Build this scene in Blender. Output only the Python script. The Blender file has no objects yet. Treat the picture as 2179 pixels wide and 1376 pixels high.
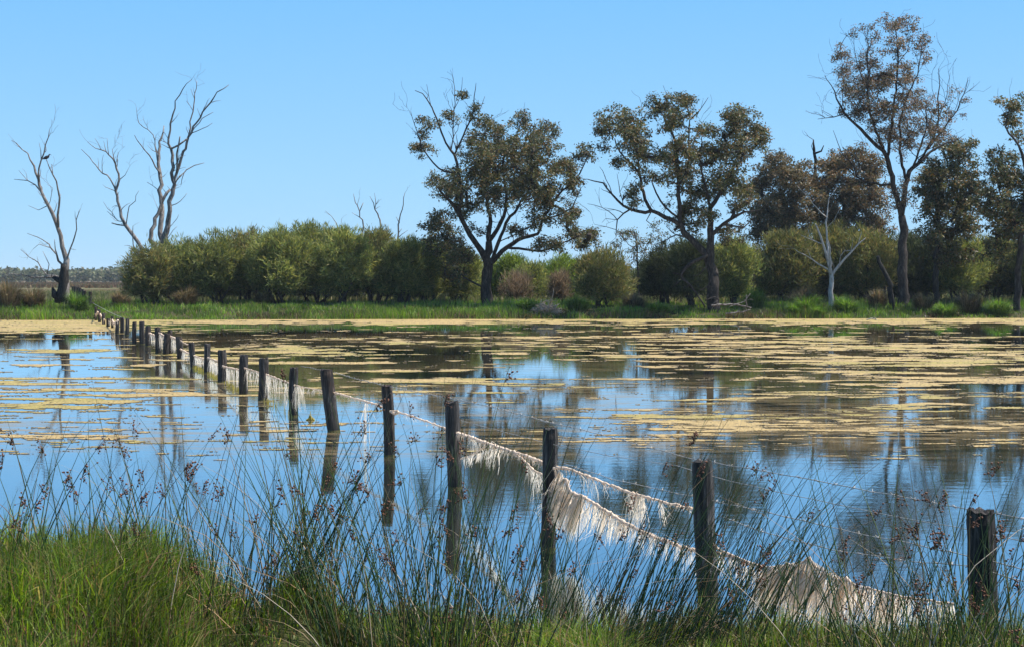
import bpy, math, random
import numpy as np
from mathutils import Vector, Quaternion

random.seed(7); R = np.random.default_rng(11)
SC = bpy.context.scene
COL = SC.collection

# ------------------------------------------------------------ camera
CH, F, CX, CY, HOR = 1.8, 3026.0, 1089.5, 688.0, 594.0
TP = (CY - HOR) / F; PITCH = math.atan(TP)
cam = bpy.data.cameras.new('camera'); cam.sensor_width = 36; cam.lens = F / 2179 * 36
cam.clip_start = 0.05; cam.clip_end = 6000
co = bpy.data.objects.new('camera', cam); COL.objects.link(co)
co.location = (0, 0, CH); co.rotation_euler = (math.pi / 2 - PITCH, 0, 0)
SC.camera = co

# ------------------------------------------------------------ sky and sun
EL, AZ = math.radians(61), math.radians(82)
wd = bpy.data.worlds.new('World'); SC.world = wd; wd.use_nodes = True
nt = wd.node_tree; bg = nt.nodes['Background']
sk = nt.nodes.new('ShaderNodeTexSky'); sk.sky_type = 'NISHITA'; sk.sun_disc = False
sk.sun_elevation = EL; sk.sun_rotation = AZ; sk.altitude = 0
sk.air_density = 1.0; sk.dust_density = 0.1; sk.ozone_density = 2.6
tcw = nt.nodes.new('ShaderNodeTexCoord'); sxw = nt.nodes.new('ShaderNodeSeparateXYZ'); nt.links.new(tcw.outputs['Generated'], sxw.inputs[0])
rw = nt.nodes.new('ShaderNodeValToRGB'); nt.links.new(sxw.outputs[2], rw.inputs[0])      # clear blue air towards the horizon
ew = rw.color_ramp.elements
for _ in range(2): ew.new(.5)
for e_, (p_, c_) in zip(ew, [(0, (1.8, 3.3, 4.75)), (.07, (1.55, 3.15, 4.85)), (.2, (.95, 2.65, 4.85)), (.6, (.5, 1.5, 3.4))]):
    e_.position = p_; e_.color = (*c_, 1)
mw_ = nt.nodes.new('ShaderNodeMixRGB'); mw_.inputs[0].default_value = .92
nt.links.new(sk.outputs[0], mw_.inputs[1]); nt.links.new(rw.outputs[0], mw_.inputs[2]); nt.links.new(mw_.outputs[0], bg.inputs[0])
bg.inputs[1].default_value = 0.114
sl = bpy.data.lights.new('sun', 'SUN'); sl.energy = 5.0; sl.angle = math.radians(0.5); sl.color = (1, .95, .87)
so = bpy.data.objects.new('sun', sl); COL.objects.link(so); so.location = (60, 60, 120)
SUND = Vector((math.sin(AZ) * math.cos(EL), math.cos(AZ) * math.cos(EL), math.sin(EL)))
so.rotation_euler = SUND.to_track_quat('Z', 'Y').to_euler()
SC.view_settings.view_transform = 'Standard'; SC.view_settings.look = 'None'
SC.view_settings.exposure = 0.86; SC.view_settings.gamma = 1
SC.cycles.transparent_max_bounces = 12; SC.cycles.max_bounces = 8
SC.cycles.volume_bounces = 0; SC.cycles.diffuse_bounces = 6

# ------------------------------------------------------------ helpers
_cp, _sp = math.cos(PITCH), math.sin(PITCH)
def ray(px, py):
    a = (px - CX) / F; b = (CY - py) / F
    return Vector((a, _cp + b * _sp, -_sp + b * _cp))
def at(px, py, Y):
    d = ray(px, py); s = Y / d.y
    return Vector((d.x * s, Y, CH + d.z * s))
def wat(px, py, z=0.0):
    d = ray(px, py); s = (z - CH) / d.z
    return Vector((d.x * s, d.y * s, z))
def M(Y): return Y / F          # metres per photo pixel at depth Y

def hash2(i, j, s):
    n = (i * 374761393 + j * 668265263 + s * 1442695041) & 0xffffffff
    n = ((n ^ (n >> 13)) * 1274126177) & 0xffffffff
    return ((n ^ (n >> 16)) & 0xffff) / 65535.0
def vn(x, y, s=0):
    x = np.asarray(x, float); y = np.asarray(y, float)
    i = np.floor(x).astype(np.int64); j = np.floor(y).astype(np.int64)
    u = x - i; v = y - j; u = u * u * (3 - 2 * u); v = v * v * (3 - 2 * v)
    a = hash2(i, j, s); b = hash2(i + 1, j, s); c = hash2(i, j + 1, s); d = hash2(i + 1, j + 1, s)
    return (a * (1 - u) + b * u) * (1 - v) + (c * (1 - u) + d * u) * v
def fbm(x, y, o=4, s=0):
    t = 0; a = .5; n = 0
    for k in range(o):
        t = t + a * vn(x * 2 ** k + 17.3 * k, y * 2 ** k + 9.1 * k, s + k); n += a; a *= .55
    return t / n

def tag(o, label=None, cat=None, group=None, kind=None):
    if label: o['label'] = label
    if cat: o['category'] = cat
    if group: o['group'] = group
    if kind: o['kind'] = kind
    return o
def empty(name, loc, label, cat, group=None):
    o = bpy.data.objects.new(name, None); COL.objects.link(o); o.location = loc
    o.empty_display_size = .2
    return tag(o, label, cat, group)
def link(name, me, mat, parent=None, smooth=False):
    o = bpy.data.objects.new(name, me); COL.objects.link(o)
    if mat: me.materials.append(mat)
    if smooth: me.shade_smooth()
    if parent:
        o.parent = parent
        o.location = -Vector(parent.location)      # meshes are written in world coordinates
    return o
def mesh_np(name, V, Fq, col=None, k=4):
    """V (n,3), Fq (m,k) int, col (m,3) face colours"""
    V = np.ascontiguousarray(V, dtype=np.float32); Fq = np.ascontiguousarray(Fq, dtype=np.int32)
    me = bpy.data.meshes.new(name)
    me.vertices.add(len(V)); me.vertices.foreach_set('co', V.ravel())
    me.loops.add(Fq.size); me.loops.foreach_set('vertex_index', Fq.ravel())
    me.polygons.add(len(Fq)); me.polygons.foreach_set('loop_start', np.arange(0, Fq.size, k, dtype=np.int32))
    me.update(calc_edges=True)
    if col is not None:
        a = me.attributes.new('tint', 'FLOAT_COLOR', 'FACE')
        c = np.ones((len(Fq), 4), dtype=np.float32); c[:, :3] = col
        a.data.foreach_set('color', c.ravel())
    return me

class MB:
    def __init__(s): s.v = []; s.f = []
    def tube(s, P, rad, n=6, cap=True, rough=0.0, twist=0):
        P = [Vector(p) for p in P]; m = len(P)
        if m < 2: return
        base = len(s.v); up = None
        for i in range(m):
            d = (P[min(i + 1, m - 1)] - P[max(i - 1, 0)])
            if d.length < 1e-9: d = Vector((0, 0, 1))
            d.normalize()
            if up is None:
                up = d.orthogonal().normalized()
            else:
                up = up - d * up.dot(d)
                up = up.normalized() if up.length > 1e-6 else d.orthogonal().normalized()
            w = d.cross(up); r = rad[i] if hasattr(rad, '__len__') else rad
            for k in range(n):
                a = 2 * math.pi * k / n + twist
                rr = r * (1 + (random.uniform(-rough, rough) if rough else 0))
                s.v.append(tuple(P[i] + (up * math.cos(a) + w * math.sin(a)) * rr))
        for i in range(m - 1):
            for k in range(n):
                a = base + i * n + k; b = base + i * n + (k + 1) % n
                s.f.append((a, b, b + n, a + n))
        if cap:
            s.f.append(tuple(base + k for k in range(n))[::-1])
            s.f.append(tuple(base + (m - 1) * n + k for k in range(n)))
    def ribbon(s, P, W, wd):
        b = len(s.v)
        for p, w in zip(P, W): s.v.append(tuple(p - wd * w)); s.v.append(tuple(p + wd * w))
        for i in range(len(P) - 1): s.f.append((b + 2 * i, b + 2 * i + 1, b + 2 * i + 3, b + 2 * i + 2))
    def blob(s, c, r, axis=None, st=1.0, n=5):
        """small faceted ovoid"""
        c = Vector(c); axis = Vector(axis).normalized() if axis else Vector((0, 0, 1))
        u = axis.orthogonal().normalized(); w = axis.cross(u); b = len(s.v)
        s.v.append(tuple(c - axis * r * st))
        for t, q in ((-.5, .8), (.3, .95)):
            for k in range(n):
                a = 2 * math.pi * k / n
                s.v.append(tuple(c + axis * r * st * t + (u * math.cos(a) + w * math.sin(a)) * r * q))
        s.v.append(tuple(c + axis * r * st))
        for k in range(n):
            k2 = (k + 1) % n
            s.f.append((b, b + 1 + k2, b + 1 + k)); s.f.append((b + 1 + k, b + 1 + k2, b + 1 + n + k2, b + 1 + n + k))
            s.f.append((b + 1 + n + k, b + 1 + n + k2, b + 1 + 2 * n))
    def build(s, name, mat, parent=None, smooth=True):
        me = bpy.data.meshes.new(name); me.from_pydata(s.v, [], s.f); me.update()
        return link(name, me, mat, parent, smooth)

def spline(P, step):
    """Catmull-Rom through P (list of (Vector, radius)), resampled"""
    out = []
    Q = [P[0]] + list(P) + [P[-1]]
    for i in range(1, len(Q) - 2):
        a, b, c, d = (Q[i - 1][0], Q[i][0], Q[i + 1][0], Q[i + 2][0])
        n = max(1, int((c - b).length / step))
        for k in range(n):
            t = k / n
            p = .5 * ((2 * b) + (c - a) * t + (2 * a - 5 * b + 4 * c - d) * t * t + (3 * b - a - 3 * c + d) * t ** 3)
            out.append((p, Q[i][1] * (1 - t) + Q[i + 1][1] * t))
    out.append((P[-1][0].copy(), P[-1][1]))
    return out

# ------------------------------------------------------------ materials
def newmat(name):
    m = bpy.data.materials.new(name); m.use_nodes = True; t = m.node_tree; t.nodes.clear()
    out = t.nodes.new('ShaderNodeOutputMaterial')
    return m, t, out
def N(t, typ, **kw):
    n = t.nodes.new(typ)
    for k, v in kw.items():
        if k in n.inputs: n.inputs[k].default_value = v
        else: setattr(n, k, v)
    return n
def noise(t, scale, detail=5, vec=None, rough=.6):
    n = N(t, 'ShaderNodeTexNoise', Scale=scale, Detail=detail, Roughness=rough)
    if vec: t.links.new(vec, n.inputs['Vector'])
    return n
def mapping(t, sc, coord='Object'):
    tc = N(t, 'ShaderNodeTexCoord'); mp = N(t, 'ShaderNodeMapping'); mp.inputs['Scale'].default_value = sc
    t.links.new(tc.outputs[coord], mp.inputs[0]); return mp.outputs[0]
def ramp(t, fac, stops):
    r = N(t, 'ShaderNodeValToRGB'); e = r.color_ramp.elements
    while len(e) < len(stops): e.new(.5)
    for x, (p, c) in zip(e, stops): x.position = p; x.color = (*c, 1)
    t.links.new(fac, r.inputs[0]); return r.outputs[0]

def leaf_mat(name, trans=.3, rough=.5, spec=.4):
    m, t, out = newmat(name)
    at_ = N(t, 'ShaderNodeAttribute', attribute_name='tint')
    p = N(t, 'ShaderNodeBsdfPrincipled', Roughness=rough); p.inputs['Specular IOR Level'].default_value = spec
    tr = N(t, 'ShaderNodeBsdfTranslucent'); mx = N(t, 'ShaderNodeMixShader', Fac=trans)
    t.links.new(at_.outputs['Color'], p.inputs['Base Color'])
    hsn = N(t, 'ShaderNodeHueSaturation', Value=1.5, Saturation=1.15)
    t.links.new(at_.outputs['Color'], hsn.inputs['Color']); t.links.new(hsn.outputs[0], tr.inputs['Color'])
    t.links.new(p.outputs[0], mx.inputs[1]); t.links.new(tr.outputs[0], mx.inputs[2]); t.links.new(mx.outputs[0], out.inputs[0])
    return m
def bark_mat(name, c1, c2, c3, sc=(3, 3, .8), scale=4, rough=.85, bump=.4):
    m, t, out = newmat(name)
    v = mapping(t, sc)
    n1 = noise(t, scale, 8, v, .7); n2 = noise(t, scale * 5, 4, v)
    c = ramp(t, n1.outputs[0], [(.35, c1), (.52, c2), (.68, c3)])
    p = N(t, 'ShaderNodeBsdfPrincipled', Roughness=rough); p.inputs['Specular IOR Level'].default_value = .2
    mx = N(t, 'ShaderNodeMixRGB', blend_type='MULTIPLY', Fac=.5)
    t.links.new(c, mx.inputs[1]); t.links.new(n2.outputs[0], mx.inputs[2]); t.links.new(mx.outputs[0], p.inputs['Base Color'])
    b = N(t, 'ShaderNodeBump', Strength=bump, Distance=.05)
    t.links.new(n2.outputs[0], b.inputs['Height']); t.links.new(b.outputs[0], p.inputs['Normal'])
    t.links.new(p.outputs[0], out.inputs[0]); return m
def plain_mat(name, c, rough=.7, var=.4, scale=20, metal=0, trans=0):
    m, t, out = newmat(name)
    n1 = noise(t, scale, 5, mapping(t, (1, 1, 1)))
    c0 = tuple(x * (1 - var) for x in c); c1 = tuple(min(1, x * (1 + var)) for x in c)
    cc = ramp(t, n1.outputs[0], [(.3, c0), (.7, c1)])
    p = N(t, 'ShaderNodeBsdfPrincipled', Roughness=rough, Metallic=metal); p.inputs['Specular IOR Level'].default_value = .3
    t.links.new(cc, p.inputs['Base Color'])
    if trans:
        tr = N(t, 'ShaderNodeBsdfTranslucent'); mx = N(t, 'ShaderNodeMixShader', Fac=trans)
        t.links.new(cc, tr.inputs['Color']); t.links.new(p.outputs[0], mx.inputs[1]); t.links.new(tr.outputs[0], mx.inputs[2]); t.links.new(mx.outputs[0], out.inputs[0])
    else: t.links.new(p.outputs[0], out.inputs[0])
    return m

LEAF = leaf_mat('leaves', .3, .5, .25)
NEEDLE = leaf_mat('needle_leaves', .35, .6, .2)
GRASS = leaf_mat('grass_blades', .4, .5, .3)
BARK = bark_mat('grey_brown_bark', (.018, .014, .012), (.05, .04, .035), (.15, .12, .10))
DEADB = bark_mat('silver_dead_wood', (.08, .068, .06), (.24, .21, .19), (.48, .44, .41), sc=(2, 2, .5), scale=5)
WHITEB = bark_mat('bleached_dead_wood', (.3, .27, .24), (.5, .47, .43), (.68, .65, .6), scale=5)
CHAR = bark_mat('charred_wood', (.012, .011, .01), (.03, .026, .023), (.08, .07, .065))
STEMB = bark_mat('shrub_stem_bark', (.03, .024, .02), (.06, .05, .04), (.11, .09, .075))

# post wood: dark weathered, wet and algae-stained foot
def post_mat():
    m, t, out = newmat('weathered_post_wood')
    v = mapping(t, (14, 14, 1.1)); n1 = noise(t, 3.5, 8, v, .7); n2 = noise(t, 9, 6, mapping(t, (16, 16, .9)), .7)
    n3 = noise(t, 3, 4, mapping(t, (1, 1, 1)))
    c = ramp(t, n1.outputs[0], [(.4, (.009, .0075, .007)), (.53, (.033, .027, .024)), (.64, (.13, .11, .10)), (.77, (.32, .29, .27))])
    red = ramp(t, n3.outputs[0], [(.5, (1, 1, 1)), (.62, (1.0, .72, .58))])
    mr = N(t, 'ShaderNodeMixRGB', blend_type='MULTIPLY', Fac=1.0); t.links.new(c, mr.inputs[1]); t.links.new(red, mr.inputs[2])
    tc = N(t, 'ShaderNodeNewGeometry'); sx = N(t, 'ShaderNodeSeparateXYZ'); t.links.new(tc.outputs['Position'], sx.inputs[0])
    ad = N(t, 'ShaderNodeMath', operation='MULTIPLY_ADD'); t.links.new(n3.outputs[0], ad.inputs[0]); ad.inputs[1].default_value = -.03; t.links.new(sx.outputs[2], ad.inputs[2])
    wet = ramp(t, ad.outputs[0], [(0, (1, 1, 1)), (.01, (.9, .9, .9)), (.28, (0, 0, 0))])
    mw = N(t, 'ShaderNodeMixRGB'); t.links.new(wet, mw.inputs[0]); t.links.new(mr.outputs[0], mw.inputs[1]); mw.inputs[2].default_value = (.012, .010, .008, 1)
    alg = ramp(t, ad.outputs[0], [(-0.0, (.45, .45, .45)), (.006, (0, 0, 0))])
    ma = N(t, 'ShaderNodeMixRGB'); t.links.new(alg, ma.inputs[0]); t.links.new(mw.outputs[0], ma.inputs[1]); ma.inputs[2].default_value = (.16, .13, .03, 1)
    p = N(t, 'ShaderNodeBsdfPrincipled', Roughness=.75); p.inputs['Specular IOR Level'].default_value = .3
    t.links.new(ma.outputs[0], p.inputs['Base Color'])
    b = N(t, 'ShaderNodeBump', Strength=.9, Distance=.012); t.links.new(n2.outputs[0], b.inputs['Height']); t.links.new(b.outputs[0], p.inputs['Normal'])
    t.links.new(p.outputs[0], out.inputs[0]); return m
POST = post_mat()
WEED = plain_mat('dried_algae_fibre', (.86, .75, .62), .9, .12, 30, 0, .6)
ROPE = plain_mat('dried_algae_rope', (.78, .62, .48), .9, .3, 40, 0, .35)
WEEDY = plain_mat('damp_yellow_algae', (.42, .34, .07), .9, .3, 30, 0, .3)
WIRE = plain_mat('galvanised_wire', (.34, .31, .28), .6, .4, 60, .15)
SEED = plain_mat('seed_head_brown', (.13, .055, .03), .7, .6, 90)
RUSH = leaf_mat('rush_stems', .12, .5, .22)

# ------------------------------------------------------------ ground
def shore_far(X):
    return 64.2 + .07 * X + 1.3 * (fbm(X * .16 + 3, X * 0 + 1.5, 4, 5) - .5)
def shore_near(X): return 6.75 + .5 * (vn(X * .7 + 2, X * 0, 3) - .5)
def gz(X, Y):
    X = np.asarray(X, float); Y = np.asarray(Y, float)
    d = Y - shore_far(X)
    far = np.where(d < 0, np.maximum(d * .25, -.7), .30 * (1 - np.exp(-d / 1.6)) + .24 * np.clip((d - 1.5) / 8, 0, 1))
    far = far + np.where(d > 0, np.clip(d / 6, 0, 1) * .22 * (fbm(X * .13, Y * .13, 3, 2) - .5), 0)
    e = shore_near(X) - Y
    near = np.where(e < 0, np.maximum(e * .35, -.7), .20 * (1 - np.exp(-e / .35)) + .10 * np.clip(e, 0, 1.5))
    near = near + np.where(e > 0, .37 * np.clip(1.15 - np.abs(Y - 5.3) / 1.4, 0, 1) * np.clip((-1.10 - X) / .30, 0, 1) ** .7
                           + .29 * np.exp(-((X + .84) / .17) ** 2 - ((Y - 5.5) / .5) ** 2), 0)
    return np.where(Y > 30, far, near)
def gzf(x, y): return float(gz(np.array([x]), np.array([y]))[0])

def ground_mesh():
    ys = np.unique(np.concatenate([np.linspace(-25, 3, 12), np.arange(3, 8, .1), np.arange(8, 60, 2.0), np.arange(60, 76, .33), np.arange(76, 130, 2.5), np.geomspace(130, 2600, 30)]))
    xs = np.unique(np.concatenate([-np.geomspace(60, 2200, 24), np.arange(-60, 60, 1.2), np.geomspace(60, 2200, 24), np.arange(-4, 4, .12)]))
    X, Y = np.meshgrid(xs, ys); Z = gz(X, Y)
    V = np.stack([X, Y, Z], -1).reshape(-1, 3); nx, ny = len(xs), len(ys)
    i, j = np.meshgrid(np.arange(nx - 1), np.arange(ny - 1)); a = (j * nx + i).ravel()
    Fq = np.stack([a, a + 1, a + nx + 1, a + nx], -1)
    return mesh_np('ground', V, Fq)
def ground_mat():
    m, t, out = newmat('bank_soil_and_turf')
    v = mapping(t, (1, 1, 1)); n1 = noise(t, .35, 8, v, .65); n2 = noise(t, 6, 6, v)
    near = ramp(t, n1.outputs[0], [(.35, (.025, .032, .012)), (.5, (.055, .06, .02)), (.66, (.10, .08, .04))])
    tc = N(t, 'ShaderNodeTexCoord'); sx = N(t, 'ShaderNodeSeparateXYZ'); t.links.new(tc.outputs['Object'], sx.inputs[0])
    mr = N(t, 'ShaderNodeMapRange'); mr.inputs[1].default_value = 90; mr.inputs[2].default_value = 210
    t.links.new(sx.outputs[1], mr.inputs[0])
    n3 = noise(t, 1, 6, mapping(t, (.01, .035, 1)))
    far = ramp(t, n3.outputs[0], [(.38, (.13, .085, .045)), (.5, (.16, .095, .05)), (.58, (.15, .14, .06)), (.68, (.2, .18, .09))])
    mx = N(t, 'ShaderNodeMixRGB'); t.links.new(mr.outputs[0], mx.inputs[0]); t.links.new(near, mx.inputs[1]); t.links.new(far, mx.inputs[2])
    mu = N(t, 'ShaderNodeMixRGB', blend_type='MULTIPLY', Fac=.6); t.links.new(mx.outputs[0], mu.inputs[1]); t.links.new(n2.outputs[0], mu.inputs[2])
    p = N(t, 'ShaderNodeBsdfPrincipled', Roughness=.95); p.inputs['Specular IOR Level'].default_value = .1
    t.links.new(mu.outputs[0], p.inputs['Base Color'])
    b = N(t, 'ShaderNodeBump', Strength=.6, Distance=.1); t.links.new(n2.outputs[0], b.inputs['Height']); t.links.new(b.outputs[0], p.inputs['Normal'])
    t.links.new(p.outputs[0], out.inputs[0]); return m
tag(link('ground', ground_mesh(), ground_mat(), smooth=True), kind='structure')

# ------------------------------------------------------------ water
def water_mat():
    m, t, out = newmat('still_wetland_water')
    tc = N(t, 'ShaderNodeTexCoord'); sx = N(t, 'ShaderNodeSeparateXYZ'); t.links.new(tc.outputs['Object'], sx.inputs[0])
    # ripples: breeze in the middle distance, calm near the bank
    na = noise(t, 1, 3, mapping(t, (3.0, 7.5, 1)), .5); nb = noise(t, 1, 3, mapping(t, (11, 30, 1)), .55)
    nz = noise(t, 1, 3, mapping(t, (.12, .25, 1)))
    mz = ramp(t, nz.outputs[0], [(.4, (.25, .25, .25)), (.62, (1, 1, 1))])
    s1 = N(t, 'ShaderNodeMath', operation='MULTIPLY_ADD'); t.links.new(nb.outputs[0], s1.inputs[0]); s1.inputs[1].default_value = .3; t.links.new(na.outputs[0], s1.inputs[2])
    s2 = N(t, 'ShaderNodeMath', operation='MULTIPLY'); t.links.new(s1.outputs[0], s2.inputs[0]); t.links.new(mz, s2.inputs[1])
    b = N(t, 'ShaderNodeBump', Strength=.5, Distance=.0024); t.links.new(s2.outputs[0], b.inputs['Height'])
    bs = N(t, 'ShaderNodeMapRange'); bs.inputs[1].default_value = 12; bs.inputs[2].default_value = 34; bs.inputs[3].default_value = .5; bs.inputs[4].default_value = .18
    t.links.new(sx.outputs[1], bs.inputs[0]); t.links.new(bs.outputs[0], b.inputs['Strength'])
    gl = N(t, 'ShaderNodeBsdfGlossy', Roughness=.02); gl.inputs['Color'].default_value = (.80, .93, 1, 1); t.links.new(b.outputs[0], gl.inputs['Normal'])
    df = N(t, 'ShaderNodeBsdfDiffuse'); df.inputs['Color'].default_value = (.022, .024, .014, 1)
    fr = N(t, 'ShaderNodeFresnel', IOR=2.0)
    mx = N(t, 'ShaderNodeMixShader'); fm = N(t, 'ShaderNodeMapRange'); fm.inputs[1].default_value = 0; fm.inputs[2].default_value = .7; fm.inputs[3].default_value = .2; fm.inputs[4].default_value = .97
    t.links.new(fr.outputs[0], fm.inputs[0]); t.links.new(fm.outputs[0], mx.inputs[0]); t.links.new(df.outputs[0], mx.inputs[1]); t.links.new(gl.outputs[0], mx.inputs[2])
    # thin broken film of scum
    nf = noise(t, 1, 9, mapping(t, (.9, 4.2, 1)), .75); nl = noise(t, 1, 4, mapping(t, (.09, .16, 1)))
    band = ramp(t, sx.outputs[1], [(0, (0, 0, 0)), (1, (1, 1, 1))])
    mrr = N(t, 'ShaderNodeMapRange'); mrr.inputs[1].default_value = 13; mrr.inputs[2].default_value = 15.5; t.links.new(sx.outputs[1], mrr.inputs[0])
    mf2 = N(t, 'ShaderNodeMapRange'); mf2.inputs[1].default_value = 20; mf2.inputs[2].default_value = 30; mf2.inputs[3].default_value = 1; mf2.inputs[4].default_value = .3; t.links.new(sx.outputs[1], mf2.inputs[0])
    mfd = N(t, 'ShaderNodeMath', operation='MULTIPLY'); t.links.new(mrr.outputs[0], mfd.inputs[0]); t.links.new(mf2.outputs[0], mfd.inputs[1])
    ml = ramp(t, nl.outputs[0], [(.38, (0, 0, 0)), (.55, (1, 1, 1))]); mf = ramp(t, nf.outputs[0], [(.44, (0, 0, 0)), (.6, (1, 1, 1))])
    q1 = N(t, 'ShaderNodeMath', operation='MULTIPLY'); t.links.new(ml, q1.inputs[0]); t.links.new(mf, q1.inputs[1])
    q2 = N(t, 'ShaderNodeMath', operation='MULTIPLY'); t.links.new(q1.outputs[0], q2.inputs[0]); t.links.new(mfd.outputs[0], q2.inputs[1])
    q3 = N(t, 'ShaderNodeMath', operation='MULTIPLY'); t.links.new(q2.outputs[0], q3.inputs[0]); q3.inputs[1].default_value = .75
    fd = N(t, 'ShaderNodeBsdfDiffuse'); fd.inputs['Color'].default_value = (.19, .14, .075, 1)
    m2 = N(t, 'ShaderNodeMixShader'); t.links.new(q3.outputs[0], m2.inputs[0]); t.links.new(mx.outputs[0], m2.inputs[1]); t.links.new(fd.outputs[0], m2.inputs[2])
    t.links.new(m2.outputs[0], out.inputs[0]); return m
V = np.array([[-300, -4, 0], [300, -4, 0], [300, 75, 0], [-300, 75, 0]], float)
tag(link('water', mesh_np('water', V, np.array([[0, 1, 2, 3]])), water_mat()), kind='structure')

# floating algae mats
def algae():
    P = np.concatenate([np.arange(676, 735, .9), np.arange(735, 985, 1.2)])
    YY = CH * F / (P - HOR)
    px = np.arange(-700, 2900, 2.2)
    PX, YG = np.meshgrid(px, YY); PY = HOR + CH * F / YG
    X = (PX - CX) / F * YG; Yw = YG
    z_ = lambda q: (q - q.mean()) / q.std()
    near = np.clip((24 - Yw) / 8, 0, 1)
    big = z_(fbm(X * .13, Yw * .10, 3, 21)); mid = z_(fbm(X * .34, Yw * .75, 4, 33)); fin = z_(fbm(X * .62 + 4, Yw * 2.5, 4, 47) * (1 - near) + fbm(X * 1.3, Yw * 8, 4, 48) * near); ff = z_(fbm(X * 2.8, Yw * 26, 3, 53) * near + fbm(X * 1.7, Yw * 6.5, 3, 54) * (1 - near))
    n = .24 * big + .32 * mid + .75 * fin + (.6 + .7 * near) * ff
    n = n / np.sqrt(.058 + .10 + .56 + (.6 + .7 * near) ** 2)
    def g(x, y, rx, ry): return np.exp(-((PX - x) / rx) ** 2 - ((PY - y) / ry) ** 2)
    left = 1 / (1 + np.exp((PX - 320) / 30))
    ys = [676, 683, 689, 692, 710, 722, 745, 800, 850, 900, 935, 955, 972, 985]
    rt = np.interp(PY, ys, [1, .8, .45, .13, .12, .30, .40, .36, .30, .33, .30, .18, .05, 0])
    lf = np.interp(PY, [676, 690, 702, 706, 728, 735, 750, 760, 775, 800, 830, 850, 920, 945, 975, 985], [1, 1, .9, .2, .03, .35, .40, .12, .22, .24, .42, .52, .5, .3, .06, 0])
    D = rt * (1 - left) + lf * left
    D = D * (1 - .75 * g(1180, 790, 170, 24) - .85 * g(470, 790, 190, 15) - .6 * g(1520, 812, 230, 14) - .55 * g(900, 905, 230, 50) - .6 * g(1150, 850, 150, 12) - .5 * g(480, 703, 260, 8))
    D = D + .22 * g(1750, 745, 480, 30) + .25 * g(1800, 895, 400, 30) + .2 * g(1500, 880, 230, 22) + .1 * g(300, 885, 330, 35) + .12 * g(800, 722, 200, 10)
    D = np.clip(np.where(PY > 692, D * .88, D), 0, .995)
    xs_ = np.sort(n.ravel()[::37]); thr = np.interp(1 - D, np.linspace(0, 1, len(xs_)), xs_)
    f = np.where(D <= .005, -1, (n - thr) * .12)
    f = np.where(Yw > shore_far(X) + .3, -1, f)
    fv = f
    Xj = X + R.normal(0, .0004, X.shape) * Yw; Yj = Yw * (1 + R.normal(0, .0006, X.shape))
    ny, nx = X.shape
    i, j = np.meshgrid(np.arange(nx - 1), np.arange(ny - 1)); a = (j * nx + i)
    mean = (fv[:-1, :-1] + fv[1:, :-1] + fv[:-1, 1:] + fv[1:, 1:]) / 4
    keep = (mean + R.normal(0, .016, mean.shape) * (mean > -.045) > 0).ravel(); a = a.ravel()[keep]
    Fq = np.stack([a, a + 1, a + nx + 1, a + nx], -1)
    Z = .004 + .003 * np.clip(fv, 0, 1)
    V = np.stack([Xj, Yj, Z], -1).reshape(-1, 3)
    used = np.unique(Fq); idx = np.full(len(V), -1); idx[used] = np.arange(len(used))
    mm = mean.ravel()[keep]; sh = R.uniform(.75, 1.2, len(a))[:, None]
    cyc = fbm(X * .4, Yw * 1.3, 3, 71)[:-1, :-1].ravel()[keep]
    c1 = np.array([.34, .245, .11]); c2 = np.array([.27, .215, .07]); edge = np.array([.11, .08, .035])
    k = np.clip((cyc - .45) * 5, 0, 1)[:, None]; e = np.clip(mm / .05, 0, 1)[:, None]
    col = ((c1 * (1 - k) + c2 * k) * e + edge * (1 - e)) * sh
    me = mesh_np('algae_mats', V[used], idx[Fq], col)
    m, t, out = newmat('floating_algae')
    a_ = N(t, 'ShaderNodeAttribute', attribute_name='tint'); nn = noise(t, 3, 6, mapping(t, (1.2, 6, 1)), .7)
    mu = N(t, 'ShaderNodeMixRGB', blend_type='MULTIPLY', Fac=.7); t.links.new(a_.outputs['Color'], mu.inputs[1]); t.links.new(nn.outputs[0], mu.inputs[2])
    hh = N(t, 'ShaderNodeHueSaturation', Value=1.35, Saturation=1.1); t.links.new(mu.outputs[0], hh.inputs['Color'])
    p = N(t, 'ShaderNodeBsdfPrincipled', Roughness=.8); t.links.new(hh.outputs[0], p.inputs['Base Color']); t.links.new(p.outputs[0], out.inputs[0])
    o = link('algae_mats', me, m)
    tag(o, 'yellowish tan algae scum floating in streaks on the water', 'algae', None, 'stuff')
algae()

# ------------------------------------------------------------ foliage primitives
def norm(a): return a / (np.linalg.norm(a, axis=1, keepdims=True) + 1e-9)
def leaf_mesh(name, P, A, L, W, col, width_dir=None):
    """rhombic leaves: base P, unit axis A, length L, half width W"""
    n = len(P); rnd = R.normal(size=(n, 3)) if width_dir is None else width_dir
    B = norm(np.cross(A, rnd)); L = np.asarray(L).reshape(-1, 1) * np.ones((n, 1)); W = np.asarray(W).reshape(-1, 1) * np.ones((n, 1))
    V = np.stack([P, P + A * L * .45 + B * W, P + A * L, P + A * L * .45 - B * W], 1).reshape(-1, 3)
    Fq = np.arange(n * 4).reshape(-1, 4)
    return mesh_np(name, V, Fq, col)
def mixcol(pal, n, w=None, jit=.15):
    pal = np.array(pal); k = R.choice(len(pal), n, p=w); return pal[k] * (1 + R.normal(0, jit, (n, 1))).clip(.4, 1.8)

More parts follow.
